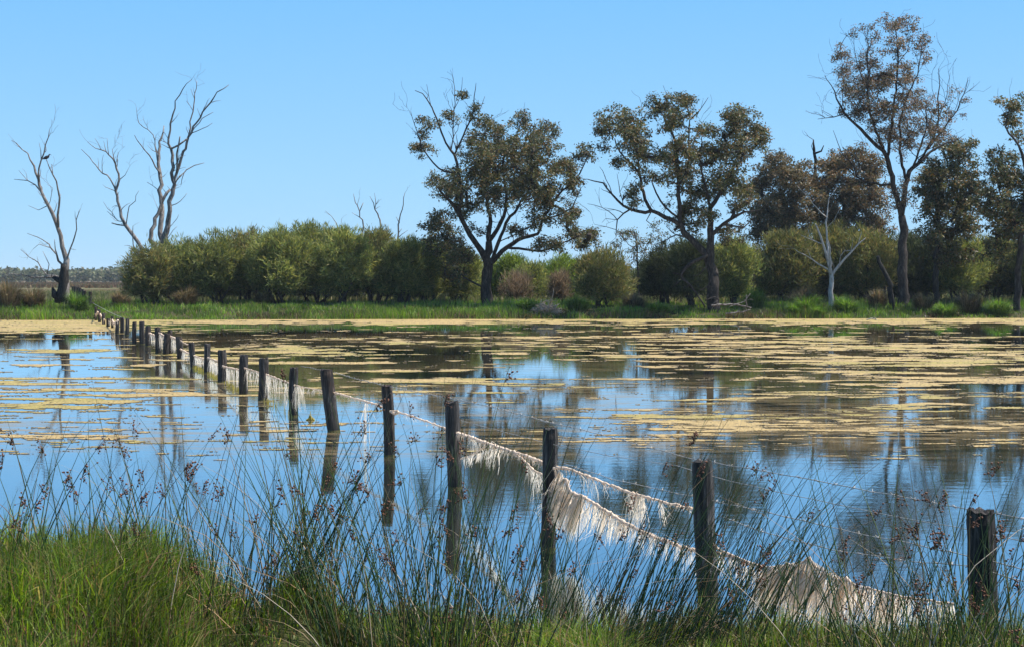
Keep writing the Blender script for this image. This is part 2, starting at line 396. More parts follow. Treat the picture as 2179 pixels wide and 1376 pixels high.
# ------------------------------------------------------------ trees from limbs and crown masses
def grow(name, label, cat, group, Y, limbs, blobs, pal, bark, step=.3, clump_r=.3, leaves=60, leaf=(.11, .018), dens=1.0,
         depth=.55, twigs=0, base=True, dead=False, trunk_name='trunk', twig_len=(.4, 1.1), palw=None, r_t=.011, wscale=.8):
    m = M(Y)
    nodes = []; rad = []; par = []; traced = []; chains = []
    b0 = limbs[0][0]; bp = at(b0[0], b0[1], Y)
    gx = gzf(bp.x, Y); root = empty(name, (bp.x, Y, gx), label, cat, group)
    for li, L in enumerate(limbs):
        pts = [(at(a[0], a[1], Y), a[2] * m * .5 * wscale) for a in L]
        if li == 0:
            dy0 = 0; pi = -1
            if base: pts[0] = (Vector((pts[0][0].x, Y, gx - .25)), pts[0][1] * 1.15)
        else:
            q = np.array([n_[:] for n_ in nodes]); d = (q[:, 0] - pts[0][0].x) ** 2 + (q[:, 2] - pts[0][0].z) ** 2
            pi = int(np.argmin(d)); dy0 = nodes[pi].y - Y
        ln = sum((pts[i + 1][0] - pts[i][0]).length for i in range(len(pts) - 1))
        de = random.uniform(-1, 1) * depth * ln * (.15 if li == 0 else .8)
        acc = 0; P2 = []
        for i, (p, r) in enumerate(pts):
            if i: acc += (pts[i][0] - pts[i - 1][0]).length
            f = acc / max(ln, 1e-6); dy = dy0 + de * f ** 1.2
            s = (Y + dy) / Y
            P2.append((Vector((p.x * s, Y + dy, CH + (p.z - CH) * s)), r))
        if li > 0: P2[0] = (nodes[pi].copy(), min(P2[0][1], rad[pi]))
        S = spline(P2, step)
        k0 = len(nodes); prev = pi; ch = []
        for i, (p, r) in enumerate(S):
            if 0 < i < len(S) - 1: p = p + Vector((random.gauss(0, 1), random.gauss(0, 1), random.gauss(0, 1))) * (min(.07 * step + r * .12, .05) if blobs else min(.09 * step + r * .14, .05))
            nodes.append(p); rad.append(r); par.append(prev); traced.append(True); prev = len(nodes) - 1; ch.append(prev)
        chains.append(ch)
    # extra fine twigs on bare wood
    for k in range(twigs):
        i = random.randrange(3, len(nodes))
        if rad[i] > .12 or not traced[i] or nodes[i].z < gx + 1.2: continue
        d0 = (nodes[i] - nodes[par[i]]) if par[i] >= 0 else Vector((0, 0, 1))
        if d0.length < 1e-5: continue
        d = (d0.normalized() + Vector((random.gauss(0, .7), random.gauss(0, .7), random.gauss(.15, .5)))).normalized()
        ln = random.uniform(*twig_len); p = nodes[i]; ch = [i]; r0 = min(rad[i] * .6, .018 + .01 * ln)
        for s_ in range(4):
            d = (d + Vector((random.gauss(0, .25), random.gauss(0, .25), random.gauss(.05, .2)))).normalized()
            p = p + d * ln / 4; nodes.append(p); rad.append(r0 * (1 - s_ / 4.6)); par.append(ch[-1]); traced.append(True); ch.append(len(nodes) - 1)
        chains.append((ch, r0))
    ntr = len(nodes)
    # clump centres
    C = []
    if blobs:
        xs = [b[0] for b in blobs]; mid = (min(xs) + max(xs)) / 2; half = (max(xs) - min(xs)) / 2 * m + .5
        for b in blobs:
            bx, by, rx, ry = b[:4]; dd = b[4] if len(b) > 4 else 1
            n_ = max(3, int(dens * dd * (rx * m) * (ry * m) * 3.1 / clump_r ** 2 * 2.3))
            off = abs((bx - mid) * m) / half; span = half * math.sqrt(max(.1, 1 - off * off * .8)) * depth
            sub = max(1, n_ // 7)
            for q in range(sub):
                dyc = random.uniform(-1, 1) * span
                for _ in range(int(math.ceil(n_ / sub))):
                    while True:
                        u = [random.gauss(0, .56) for _ in range(3)]
                        if u[0] ** 2 + u[1] ** 2 < 1.9: break
                    dy = dyc + u[2] * min(rx, ry) * m
                    s = (Y + dy) / Y; p = at(bx + u[0] * rx, by + u[1] * ry, Y)
                    C.append(Vector((p.x * s, Y + dy, CH + (p.z - CH) * s)))
    if C:
        Ca = np.array([c[:] for c in C]); Na = np.array([n_[:] for n_ in nodes]); ra = np.array(rad)
        ok = Na[:, 2] > gx + 1.0
        best = np.full(len(C), 1e9); bi = np.zeros(len(C), int)
        for i in np.nonzero(ok)[0]:
            dv = Ca - Na[i]; d = np.linalg.norm(dv, axis=1) * (1.0 + .35 * (dv[:, 2] < 0)) - .1 * (ra[i] < .08)
            w = d < best; best[w] = d[w]; bi[w] = i
        done = np.zeros(len(C), bool); cnt = {}
        for _ in range(len(C)):
            k = int(np.argmin(np.where(done, 1e9, best))); done[k] = True
            s0 = nodes[bi[k]]; e = C[k]; pi = int(bi[k]); v = e - s0; ln = v.length
            pv = (s0 - nodes[par[pi]]) if par[pi] >= 0 else Vector((0, 0, 1))
            pv = pv.normalized() if pv.length > 1e-6 else Vector((0, 0, 1))
            ctrl = s0.lerp(e, .4) + (pv * .6 + Vector((0, 0, .2))) * min(ln, .9) * .3
            n_ = max(2, min(6, int(ln / .28))); prev = pi; ch = [pi]; newi = []
            for q in range(1, n_ + 1):
                t = q / n_; p = s0 * (1 - t) ** 2 + ctrl * 2 * t * (1 - t) + e * t * t
                if q < n_: p = p + Vector((random.gauss(0, 1), random.gauss(0, 1), random.gauss(0, 1))) * .03
                nodes.append(p); rad.append(0); par.append(prev); traced.append(False); prev = len(nodes) - 1; ch.append(prev); newi.append(prev)
            chains.append(ch)
            i = prev
            while i >= ntr: cnt[i] = cnt.get(i, 0) + 1; i = par[i]
            for i in newi:
                dv = Ca - np.array(nodes[i][:]); d = np.linalg.norm(dv, axis=1) * (1.0 + .35 * (dv[:, 2] < 0))
                w = d < best; best[w] = d[w]; bi[w] = i
        for i in range(ntr, len(nodes)): rad[i] = r_t * (cnt.get(i, 1)) ** .5
    mb = MB()
    for ch in chains:
        r0 = None
        if isinstance(ch, tuple): ch, r0 = ch
        P = [nodes[i] for i in ch]
        rr = [rad[i] for i in ch]
        if ch[0] < ntr and not traced[ch[-1]]: rr[0] = rr[1] * 1.3
        elif r0: rr[0] = r0
        elif not traced[ch[-1]]: rr[0] = min(rr[0], rr[1] * 1.2)
        big = max(rr)
        mb.tube(P, [max(x, .006) for x in rr], 10 if big > .12 else (6 if big > .04 else 3), cap=big > .02, rough=.10 if big > .06 else 0)
    mb.build(trunk_name, bark, root)
    if C:
        nl = leaves; n = len(C) * nl; Ca = np.repeat(np.array([c[:] for c in C]), nl, 0)
        off = R.normal(0, 1, (n, 3)); off /= (np.linalg.norm(off, axis=1, keepdims=True) + .6); off *= (R.random((n, 1)) ** .5) * clump_r * 1.5
        off[:, 2] *= .75
        P = Ca + off
        A = norm(R.normal(0, 1, (n, 3)) * np.array([1, 1, .7]) + np.array([0, 0, -.55]))
        tone = np.repeat(R.uniform(.6, 1.4, len(C)), nl)[:, None]
        kk = np.repeat(R.random(len(C)), nl)
        col = mixcol(pal, n, palw, .22) * tone * .92
        s = R.uniform(.6, 1.35, n)
        link('crown', leaf_mesh('crown', P, A, leaf[0] * s, leaf[1] * s * 1.2, col), LEAF, root)
    return root

GUM = [(.075, .082, .03), (.11, .105, .04), (.155, .105, .045), (.20, .115, .05), (.05, .064, .028), (.21, .20, .15)]
GUMW = [.27, .24, .18, .07, .18, .06]
RED = [(.13, .095, .05), (.19, .115, .07), (.23, .155, .11), (.08, .08, .04), (.26, .22, .18)]
REDW = [.3, .25, .15, .22, .08]

# --- the large gum beside the clearing
grow('gum_tree', 'large spreading gum tree with bare upper left twigs, alone beside the long shrub row', 'tree', 'gum trees on the far bank', 71.0, [
    [(1035, 646, 31), (1035, 600, 28), (1037, 565, 26), (1040, 535, 22), (1040, 514, 16)],
    [(1030, 565, 17), (1024, 535, 16), (1000, 498, 13), (976, 453, 11), (952, 425, 7), (930, 395, 4)],
    [(976, 453, 9), (982, 405, 8), (975, 365, 8), (968, 331, 7), (948, 303, 5), (919, 229, 3.5), (900, 200, 2.4), (883, 193, 1.6)],
    [(975, 365, 5), (944, 366, 5), (911, 335, 4), (891, 295, 3), (874, 238, 1.2)],
    [(968, 331, 5), (992, 274, 4.5), (1005, 238, 3.5), (1013, 177, 1.2)],
    [(956, 315, 4), (965, 260, 3), (968, 221, 2.5), (964, 164, 1.2)],
    [(935, 270, 3), (918, 225, 2), (908, 180, 1)], [(995, 265, 3), (1020, 235, 2), (1032, 205, 1)], [(968, 240, 2), (980, 200, 1.6), (984, 165, .9)],
    [(1040, 518, 13), (1041, 457, 10), (1029, 384, 7), (1020, 320, 4), (1035, 280, 2)],
    [(1046, 520, 13), (1066, 474, 10), (1078, 425, 8), (1070, 343, 6), (1094, 303, 4), (1110, 255, 2.5)],
    [(1048, 566, 15), (1078, 526, 12), (1114, 506, 10), (1143, 498, 8), (1159, 457, 7), (1196, 408, 5.5), (1232, 372, 4), (1257, 323, 2)],
    [(1046, 550, 12), (1070, 490, 9), (1102, 441, 7), (1135, 384, 5.5), (1155, 303, 3), (1160, 270, 2)],
    [(1080, 528, 8), (1118, 531, 6.5), (1151, 535, 5), (1188, 522, 4), (1224, 506, 3)],
    [(1151, 475, 5), (1185, 460, 4), (1216, 440, 3), (1236, 400, 2)],
    [(1030, 608, 6), (1005, 600, 5), (985, 590, 4), (966, 560, 3), (945, 515, 2.5), (925, 470, 2)],
    [(1045, 545, 3.5), (1062, 548, 2.5), (1072, 562, 1.5)],
    [(1055, 520, 3), (1095, 500, 4), (1130, 500, 3), (1146, 515, 1.5)],
    ], [(915, 270, 22, 17, .8), (956, 250, 14, 14, .8), (990, 201, 13, 12, .8), (1013, 234, 13, 20, .7), (899, 315, 18, 24, .8), (923, 384, 20, 16, .8), (968, 392, 36, 34), (984, 441, 28, 24),
        (1045, 272, 32, 22), (1029, 315, 45, 34), (1025, 368, 46, 36), (1078, 323, 44, 32), (1110, 252, 19, 16), (1151, 278, 32, 22), (1135, 319, 44, 32), (1135, 368, 52, 36),
        (1196, 352, 34, 24), (1245, 323, 20, 18), (1216, 388, 24, 20), (1159, 425, 38, 30), (1094, 404, 40, 32), (1037, 417, 34, 32), (1106, 486, 24, 18, .5), (1145, 470, 24, 18, .8),
        (1208, 465, 26, 26, .8), (1236, 506, 34, 24), (1175, 522, 32, 20), (1224, 445, 18, 14), (1255, 500, 18, 14), (1017, 486, 18, 14, .6),
        (927, 474, 30, 22), (944, 514, 38, 28), (976, 547, 26, 34), (965, 580, 26, 20, .8)],
    GUM, BARK, palw=GUMW, twigs=110, clump_r=.31, leaves=62, leaf=(.14, .024), dens=.95)

grow('gum_tree', 'broad gum tree with two forking trunks and bare left limbs reaching over the water edge', 'tree', 'gum trees on the far bank', 67.0, [
    [(1520, 652, 34), (1516, 600, 29), (1512, 560, 26), (1514, 520, 20), (1512, 474, 15), (1512, 442, 13), (1536, 411, 10), (1563, 356, 8), (1583, 297, 5), (1590, 250, 2)],
    [(1509, 570, 22), (1498, 540, 20), (1473, 509, 17), (1450, 482, 14), (1444, 435, 11), (1442, 376, 9), (1438, 317, 8), (1426, 278, 6), (1406, 238, 3)],
    [(1452, 486, 12), (1414, 462, 11), (1387, 452, 10), (1340, 446, 7.5), (1304, 415, 5), (1281, 391, 4), (1250, 382, 2)],
    [(1388, 452, 9), (1367, 411, 8), (1359, 368, 6), (1320, 325, 4), (1308, 295, 3)],
    [(1361, 375, 5), (1356, 330, 4), (1350, 285, 2.5)],
    [(1340, 447, 5), (1312, 470, 3.5), (1311, 505, 1.5)], [(1313, 470, 3), (1281, 442, 2), (1250, 434, 1)], [(1310, 485, 2), (1290, 484, 1.6), (1265, 478, 1)], [(1312, 475, 2), (1290, 465, 1.5), (1281, 474, .9)],
    [(1304, 415, 3), (1290, 380, 2), (1276, 355, 1)], [(1326, 432, 3), (1318, 395, 2.2), (1313, 370, 1)],
    [(1446, 475, 6), (1406, 427, 5), (1387, 387, 3)],
    [(1516, 505, 10), (1540, 478, 9), (1560, 464, 8), (1583, 452, 5), (1618, 448, 3), (1632, 432, 1.3)], [(1540, 480, 6), (1583, 484, 4), (1600, 472, 3), (1612, 455, 2)],
    [(1443, 400, 6), (1465, 348, 5), (1465, 278, 4), (1467, 258, 3), (1490, 235, 2), (1507, 208, 1.2)],
    [(1367, 290, 3), (1366, 250, 1.8), (1361, 208, 1)], [(1412, 240, 2), (1418, 200, 1.5), (1411, 182, .9)],
    [(1513, 450, 8), (1500, 400, 6), (1490, 340, 4), (1495, 285, 2)],
    [(1385, 455, 4), (1376, 470, 3), (1394, 485, 2), (1402, 490, 1)],
    [(1470, 515, 6), (1440, 500, 4), (1415, 512, 2.5), (1396, 520, 1.2)],
    ], [(1320, 254, 40, 24), (1285, 274, 20, 18), (1281, 312, 12, 10), (1348, 293, 32, 28), (1316, 344, 16, 13), (1363, 329, 26, 34), (1348, 411, 22, 22, .8), (1403, 227, 24, 22), (1450, 223, 27, 26),
        (1434, 262, 28, 22), (1406, 333, 20, 18), (1450, 317, 34, 30), (1450, 364, 34, 26), (1491, 274, 14, 11), (1516, 278, 16, 14), (1560, 238, 28, 20), (1583, 270, 40, 30), (1618, 301, 18, 20),
        (1560, 317, 38, 30), (1516, 333, 32, 30), (1552, 380, 38, 26), (1505, 403, 30, 24, .9), (1583, 411, 28, 26, .8), (1465, 419, 30, 26, .9), (1473, 474, 26, 22, .7), (1387, 380, 18, 14),
        (1505, 450, 24, 22, .8), (1567, 435, 24, 16, .6), (1552, 500, 30, 24, .6), (1440, 450, 24, 20, .5)],
    GUM, BARK, palw=GUMW, twigs=90, clump_r=.30, leaves=62, leaf=(.14, .024), dens=.95)

grow('gum_tree', 'tallest gum tree, with sparse reddish brown leaves, right of the small bleached tree', 'tree', 'gum trees on the far bank', 69.0, [
    [(1921, 640, 27), (1921, 561, 25), (1922, 490, 23), (1918, 460, 19)],
    [(1916, 462, 15), (1901, 391, 14), (1886, 336, 12), (1866, 311, 10), (1831, 276, 8), (1790, 231, 5), (1775, 195, 3), (1755, 160, 1.2)],
    [(1876, 325, 8), (1851, 236, 6), (1846, 160, 4), (1846, 60, 1.3)],
    [(1800, 245, 4), (1775, 250, 3), (1740, 254, 1.3)], [(1760, 252, 2), (1748, 235, 1)],
    [(1886, 336, 9), (1901, 236, 6), (1911, 135, 4), (1905, 45, 1.3)],
    [(1922, 462, 15), (1928, 386, 13), (1936, 366, 12), (1961, 341, 9), (1991, 316, 6), (2036, 298, 3)],
    [(1931, 371, 8), (1916, 321, 7), (1921, 236, 5), (1951, 160, 3), (1962, 90, 1.5)],
    [(1961, 336, 7), (1991, 281, 5), (1998, 211, 3.5), (1998, 145, 1.2)],
    [(1991, 311, 6), (2026, 251, 4), (2051, 200, 2.5), (2060, 165, 1.2)],
    [(1950, 350, 6), (1972, 270, 4), (1966, 210, 2)], [(1995, 240, 3), (2015, 200, 2), (2022, 155, 1)], [(1991, 230, 2), (1984, 190, 1.5), (1985, 150, .9)], [(2026, 251, 2.5), (2040, 215, 1.5), (2030, 175, .9)],
    [(1901, 398, 7), (1861, 393, 5.5), (1821, 376, 5), (1818, 356, 4), (1795, 331, 3), (1785, 311, 2), (1773, 278, 1)],
    [(1821, 376, 3), (1830, 350, 2), (1815, 320, 1)], [(1800, 215, 3), (1795, 160, 2.4), (1788, 100, 1)],
    [(1846, 200, 3), (1822, 130, 2), (1815, 70, 1)], [(1911, 140, 3), (1935, 95, 2), (1930, 50, 1)],
    ], [(1901, 52, 28, 22, .6), (1846, 72, 17, 25, .5), (1815, 65, 12, 10, .5), (1930, 52, 20, 20, .6), (1961, 92, 22, 30, .6), (1901, 100, 32, 24, .6), (1790, 108, 18, 25, .5), (1800, 145, 22, 24, .6),
        (1840, 142, 34, 30, .6), (1825, 190, 40, 34, .8), (1870, 175, 34, 30, .8), (1921, 160, 36, 34, .7), (1830, 235, 34, 26, .8), (1880, 230, 40, 32, .85), (1941, 210, 36, 34, .7),
        (1900, 280, 44, 28, .85), (1961, 260, 36, 30, .6), (2011, 240, 34, 36, .32), (2041, 200, 16, 26, .3), (1930, 310, 30, 24, .7), (1990, 290, 40, 20, .5), (1925, 420, 24, 40, .4)],
    RED, BARK, palw=REDW, twigs=420, clump_r=.28, leaves=44, leaf=(.12, .02), dens=1.0, r_t=.009)

grow('gum_tree', 'slender upright gum tree with dense olive crown directly right of the tallest gum', 'tree', 'gum trees on the far bank', 73.0, [
    [(1993, 636, 16), (1993, 561, 15), (1995, 461, 12), (1992, 400, 9), (1998, 340, 5)],
    [(1995, 460, 7), (2025, 400, 5), (2045, 340, 3)], [(1995, 490, 6), (2040, 450, 4), (2060, 400, 2)], [(1994, 480, 5), (1970, 430, 3), (1975, 380, 2)], [(2045, 340, 3), (2068, 310, 1.5)]],
    [(2031, 330, 42, 28), (2001, 370, 38, 34), (2051, 380, 34, 34), (2036, 440, 42, 38), (1980, 440, 34, 36), (2010, 490, 48, 28), (2062, 480, 26, 30, .8), (2071, 312, 14, 14, .7), (1975, 400, 26, 30), (2075, 420, 16, 26), (2000, 540, 36, 26, .6), (2045, 535, 30, 24, .6)],
    GUM, BARK, palw=GUMW, twigs=20, clump_r=.34, leaves=66, leaf=(.16, .028), dens=.9)

grow('gum_tree', 'gum tree at the right edge with a round leafy tuft on its bent top', 'tree', 'gum trees on the far bank', 68.5, [
    [(2166, 640, 18), (2168, 560, 16), (2172, 500, 14), (2180, 440, 12), (2184, 361, 9), (2166, 311, 6), (2140, 270, 4), (2150, 230, 2)],
    [(2172, 500, 7), (2140, 440, 5), (2120, 380, 3)], [(2180, 440, 8), (2210, 380, 6), (2230, 320, 4)], [(2176, 460, 5), (2120, 450, 3), (2100, 420, 2)], [(2140, 275, 2), (2122, 255, 1)], [(2132, 250, 1.6), (2124, 215, 1), (2124, 188, .8)], [(2150, 225, 1.5), (2148, 190, .8)]],
    [(2156, 225, 26, 18), (2151, 262, 20, 16, .7), (2166, 290, 16, 16, .6), (2141, 361, 38, 28), (2121, 336, 18, 16), (2121, 411, 36, 28), (2151, 451, 40, 38), (2106, 446, 18, 30), (2141, 498, 36, 26), (2200, 400, 40, 40), (2230, 340, 40, 40), (2210, 470, 40, 40), (2120, 540, 26, 26, .6)],
    GUM, BARK, palw=GUMW, twigs=30, clump_r=.34, leaves=66, leaf=(.16, .028), dens=.9)

grow('gum_tree', 'rounded brownish gum tree behind, left of the splintered dark snag', 'tree', 'brown gum trees set back from the bank', 88.0, [
    [(1660, 615, 16), (1662, 540, 13), (1668, 460, 10), (1660, 400, 6)], [(1666, 480, 7), (1630, 440, 4), (1620, 400, 2)], [(1668, 460, 7), (1700, 420, 4), (1705, 380, 2)]],
    [(1655, 350, 30, 26), (1632, 385, 32, 32), (1640, 430, 42, 36), (1690, 370, 36, 30), (1695, 420, 44, 38), (1660, 475, 48, 26), (1705, 465, 36, 24), (1660, 500, 50, 20), (1620, 490, 24, 24), (1620, 455, 24, 30), (1612, 395, 16, 20, .7)],
    [(.12, .095, .045), (.165, .115, .055), (.085, .085, .04), (.20, .13, .07)], BARK, twigs=20, clump_r=.42, leaves=80, leaf=(.17, .03), dens=.9)
grow('gum_tree', 'wide brownish gum tree behind, between the snag and the tallest gum', 'tree', 'brown gum trees set back from the bank', 90.0, [
    [(1800, 612, 18), (1800, 540, 14), (1798, 460, 10), (1790, 400, 6)], [(1798, 480, 7), (1760, 430, 5), (1750, 380, 2)], [(1798, 460, 7), (1840, 420, 5), (1850, 370, 2)]],
    [(1765, 350, 34, 22), (1750, 395, 38, 36), (1800, 345, 34, 24), (1800, 400, 44, 36), (1850, 360, 34, 34), (1850, 420, 40, 40), (1760, 445, 44, 34), (1810, 460, 44, 28), (1865, 475, 30, 26), (1760, 485, 50, 22), (1830, 500, 46, 24), (1820, 325, 22, 14)],
    [(.13, .095, .045), (.175, .115, .055), (.085, .085, .04), (.21, .13, .07)], BARK, twigs=40, clump_r=.42, leaves=80, leaf=(.17, .03), dens=.9)
grow('dead_snag', 'dark splintered snag poking up above the brown gum crowns', 'dead tree', None, 94.0, [
    [(1738, 620, 14), (1738, 500, 12), (1736, 400, 9), (1734, 345, 8), (1732, 318, 7), (1731, 298, 3)], [(1735, 332, 6), (1745, 322, 5), (1753, 310, 2)], [(1733, 325, 3), (1727, 312, 2), (1729, 304, 1)]], [], GUM, CHAR, twigs=8)
grow('charred_trunk', 'charred dead trunk leaning against the foot of the tallest gum', 'dead tree', None, 68.2, [
    [(1902, 646, 14), (1892, 605, 13), (1878, 572, 12), (1868, 546, 9)]], [], GUM, CHAR)
grow('bleached_tree', 'small bleached leafless tree with forked white branches before the round shrubs', 'dead tree', None, 69.0, [
    [(1768, 634, 14), (1768, 590, 12), (1762, 555, 9), (1746, 505, 5.5), (1735, 476, 3)],
    [(1761, 552, 7), (1759, 500, 5), (1759, 461, 4), (1765, 426, 2.5), (1781, 400, 1.2)], [(1759, 465, 4), (1738, 440, 3), (1720, 421, 2.3), (1695, 395, 1)],
    [(1769, 588, 9), (1800, 551, 6), (1826, 521, 4), (1843, 506, 1.5)], [(1826, 521, 3), (1833, 495, 1.3)], [(1768, 585, 8), (1764, 545, 6), (1762, 512, 3), (1758, 500, 1.5)],
    [(1757, 570, 4.5), (1742, 562, 4), (1725, 551, 3), (1690, 529, 1)], [(1745, 530, 3.5), (1728, 512, 3), (1705, 501, 1.4)], [(1728, 552, 2.5), (1718, 530, 1.5)],
    [(1790, 562, 3), (1790, 545, 2), (1800, 530, 1)], [(1762, 480, 2.5), (1775, 470, 1.6), (1790, 440, 1)]], [], GUM, WHITEB, twigs=24, twig_len=(.3, .8))
grow('sapling', 'thin young gum sapling with a see-through crown behind the bank, left of the forked gum', 'tree', None, 80.0, [
    [(1359, 622, 5.5), (1356, 552, 4.5), (1350, 493, 3)], [(1358, 560, 3), (1380, 520, 2), (1390, 495, 1)], [(1356, 540, 3), (1330, 510, 1.6)], [(1358, 580, 3), (1378, 560, 2), (1400, 540, 1)]],
    [(1345, 492, 26, 18, .6), (1328, 515, 22, 18, .6), (1365, 515, 26, 22, .6), (1390, 495, 22, 20, .6), (1395, 540, 26, 20, .5), (1345, 545, 22, 18, .4)], GUM, BARK, palw=GUMW, clump_r=.3, leaves=40, leaf=(.13, .022), dens=.6)

# --- dead trees on the left
def deadlabel(): pass
d1 = grow('dead_tree', 'leaning dead tree with dark charred base, leftmost on the bank, a bird perched in it', 'dead tree', 'bare dead trees', 69.0, [
    [(132, 648, 27), (137, 610, 21), (139, 568, 18), (134, 523, 11), (124, 485, 10), (104, 440, 9), (89, 411, 8), (83, 382, 7), (66, 340, 4), (48, 318, 2.5), (25, 299, 1.2)],
    [(85, 395, 6), (82, 372, 5), (93, 328, 4), (105, 278, 2)], [(90, 345, 3), (86, 320, 2), (83, 304, 1)],
    [(124, 485, 9), (127, 440, 6), (123, 405, 5), (112, 372, 3.5), (99, 340, 1.8)], [(110, 372, 3), (110, 350, 1.8)],
    [(89, 411, 5), (72, 395, 3.5), (54, 386, 2.5), (30, 382, 1.2)], [(54, 386, 2), (40, 363, 1)],
    [(98, 447, 3), (80, 445, 2), (60, 438, 1)], [(110, 425, 2), (112, 400, 1.5), (100, 392, 1)],
    [(146, 570, 7), (149, 530, 4.5), (159, 500, 3.5), (165, 460, 2.5), (171, 445, 1.2)], [(150, 530, 2), (162, 532, 1)],
    [(134, 565, 7), (124, 553, 6), (112, 530, 4), (90, 512, 2.5), (58, 497, 1.2)], [(112, 531, 3), (85, 519, 2), (71, 530, 1)],
    [(134, 590, 7), (118, 587, 6), (100, 587, 4.5), (83, 560, 3), (62, 545, 2), (44, 531, 1.2)], [(118, 588, 5), (75, 590, 3), (42, 585, 2.5), (12, 583, 1.2)], [(85, 590, 2.5), (75, 602, 2), (62, 606, 1.2)],
    [(100, 588, 3), (105, 562, 2.5), (91, 535, 1)], [(128, 555, 5), (118, 530, 3), (116, 510, 1.5)], [(95, 590, 2), (88, 600, 1.5), (96, 608, 1)]],
    [], GUM, DEADB, twigs=60, twig_len=(.3, .8))
grow('dead_tree', 'curved dead tree leaning left between the bird tree and the tall twin dead trunks', 'dead tree', 'bare dead trees', 84.0, [
    [(306, 620, 12), (302, 545, 10), (290, 510, 10), (269, 481, 9), (253, 440, 7.5), (249, 407, 7), (255, 382, 6), (244, 349, 4.5), (226, 322, 3.2), (203, 316, 2), (186, 302, 1.2)],
    [(248, 407, 5), (236, 382, 4), (211, 361, 3), (190, 336, 2), (173, 318, 1.2)], [(244, 349, 3), (239, 318, 1.6)], [(226, 322, 2.4), (228, 295, 1)], [(213, 318, 2), (202, 295, 1)],
    [(255, 382, 3), (265, 373, 2), (274, 358, 1)], [(249, 360, 2.5), (253, 324, 1)], [(269, 481, 3.5), (275, 440, 2.5), (286, 428, 2), (296, 406, 1)], [(263, 480, 4), (250, 480, 3.5), (238, 475, 3)],
    [(257, 470, 3), (240, 462, 2), (228, 450, 1)], [(245, 465, 2), (232, 445, 1.4), (220, 430, .9)], [(283, 560, 4), (280, 510, 3), (283, 481, 1.5)], [(211, 361, 2), (218, 345, 1.4), (220, 330, .9)]],
    [], GUM, DEADB, twigs=50, twig_len=(.3, .9))
grow('dead_tree', 'tallest dead tree with twin pale trunks rising behind the left end of the shrubs', 'dead tree', 'bare dead trees', 86.0, [
    [(352, 620, 19), (351, 540, 17), (352, 505, 16), (360, 460, 13), (365, 415, 11), (369, 357, 9), (360, 307, 6), (364, 265, 5), (369, 245, 4), (376, 215, 3), (387, 190, 2.4), (408, 170, 1.2)],
    [(346, 560, 14), (344, 518, 13), (343, 440, 12), (340, 374, 10), (339, 316, 7), (343, 295, 5), (349, 268, 2.5)],
    [(336, 365, 5.5), (317, 332, 3.5), (300, 310, 2.8), (286, 288, 1.6)], [(334, 345, 3.5), (325, 287, 2.5), (298, 262, 2), (290, 229, 1)],
    [(369, 394, 9), (381, 353, 8), (398, 303, 7), (418, 262, 5), (447, 220, 4), (463, 197, 3), (487, 181, 1.6)],
    [(402, 292, 3.5), (431, 254, 2.5), (454, 239, 1.4)], [(406, 288, 3), (430, 275, 2.3), (452, 262, 1.3)], [(403, 290, 5), (407, 250, 4), (414, 212, 3), (419, 172, 1.3)], [(414, 214, 2), (406, 189, 1)], [(409, 240, 2), (396, 215, 1)],
    [(369, 325, 5), (382, 308, 5), (398, 296, 4)], [(375, 370, 6), (378, 330, 5.5), (383, 291, 3.5)], [(373, 394, 4), (398, 361, 3), (435, 347, 1.3)], [(390, 370, 2.5), (385, 395, 1.5)],
    [(364, 444, 3.2), (385, 428, 2), (398, 411, 1)], [(355, 515, 3), (377, 482, 1)], [(357, 495, 2.6), (380, 457, 1)], [(319, 560, 13), (322, 510, 12), (327, 477, 10), (345, 430, 8), (362, 404, 7)],
    [(343, 330, 3), (330, 300, 1.5)], [(364, 270, 2.5), (374, 250, 1.4), (382, 240, .9)], [(341, 405, 2.5), (325, 395, 1.6), (313, 388, .9)], [(345, 460, 2.5), (335, 440, 1.5), (328, 425, .9)]],
    [], GUM, DEADB, twigs=80, twig_len=(.3, 1.0))
for lab, L in (('faint thin dead tree top poking over the middle of the shrubs, leftmost of four', [[(722, 600, 3), (719, 495, 2.4), (714, 475, 1.8), (706, 461, 1.5), (692, 449, .9)], [(722, 520, 2), (724, 490, 1.4), (727, 465, .9)]]),
               ('pale dead tree top with a white stub, second of four over the shrubs', [[(774, 600, 6), (771, 489, 4), (767, 461, 3.2), (757, 430, 2.4), (752, 413, 1.1)], [(767, 467, 2), (749, 453, 1)], [(768, 456, 3), (773, 432, 2)], [(760, 440, 1.5), (765, 420, .8)]]),
               ('dark forked dead tree top over the shrubs, third of four', [[(818, 600, 6), (812, 489, 4.4), (802, 456, 3.6), (795, 435, 2.4), (787, 418, 1.2)], [(802, 448, 2.6), (799, 425, 1.8), (797, 411, .9)], [(813, 490, 3), (822, 477, 1.2)], [(803, 442, 1.6), (806, 425, .9)], [(822, 510, 3), (822, 488, 1.6)]]),
               ('straight dark dead spar over the shrubs, rightmost of four', [[(847, 600, 6), (847, 499, 4.6), (850, 468, 3.6), (857, 435, 2.4), (862, 410, 1.2)], [(849, 474, 2.6), (843, 462, 1.3)], [(849, 500, 2.4), (855, 487, 1.1)], [(864, 510, 3), (868, 490, 1)]])):
    grow('dead_tree', lab, 'dead tree', 'bare dead trees', 90.0, L, [], GUM, DEADB, twigs=8, twig_len=(.2, .6))

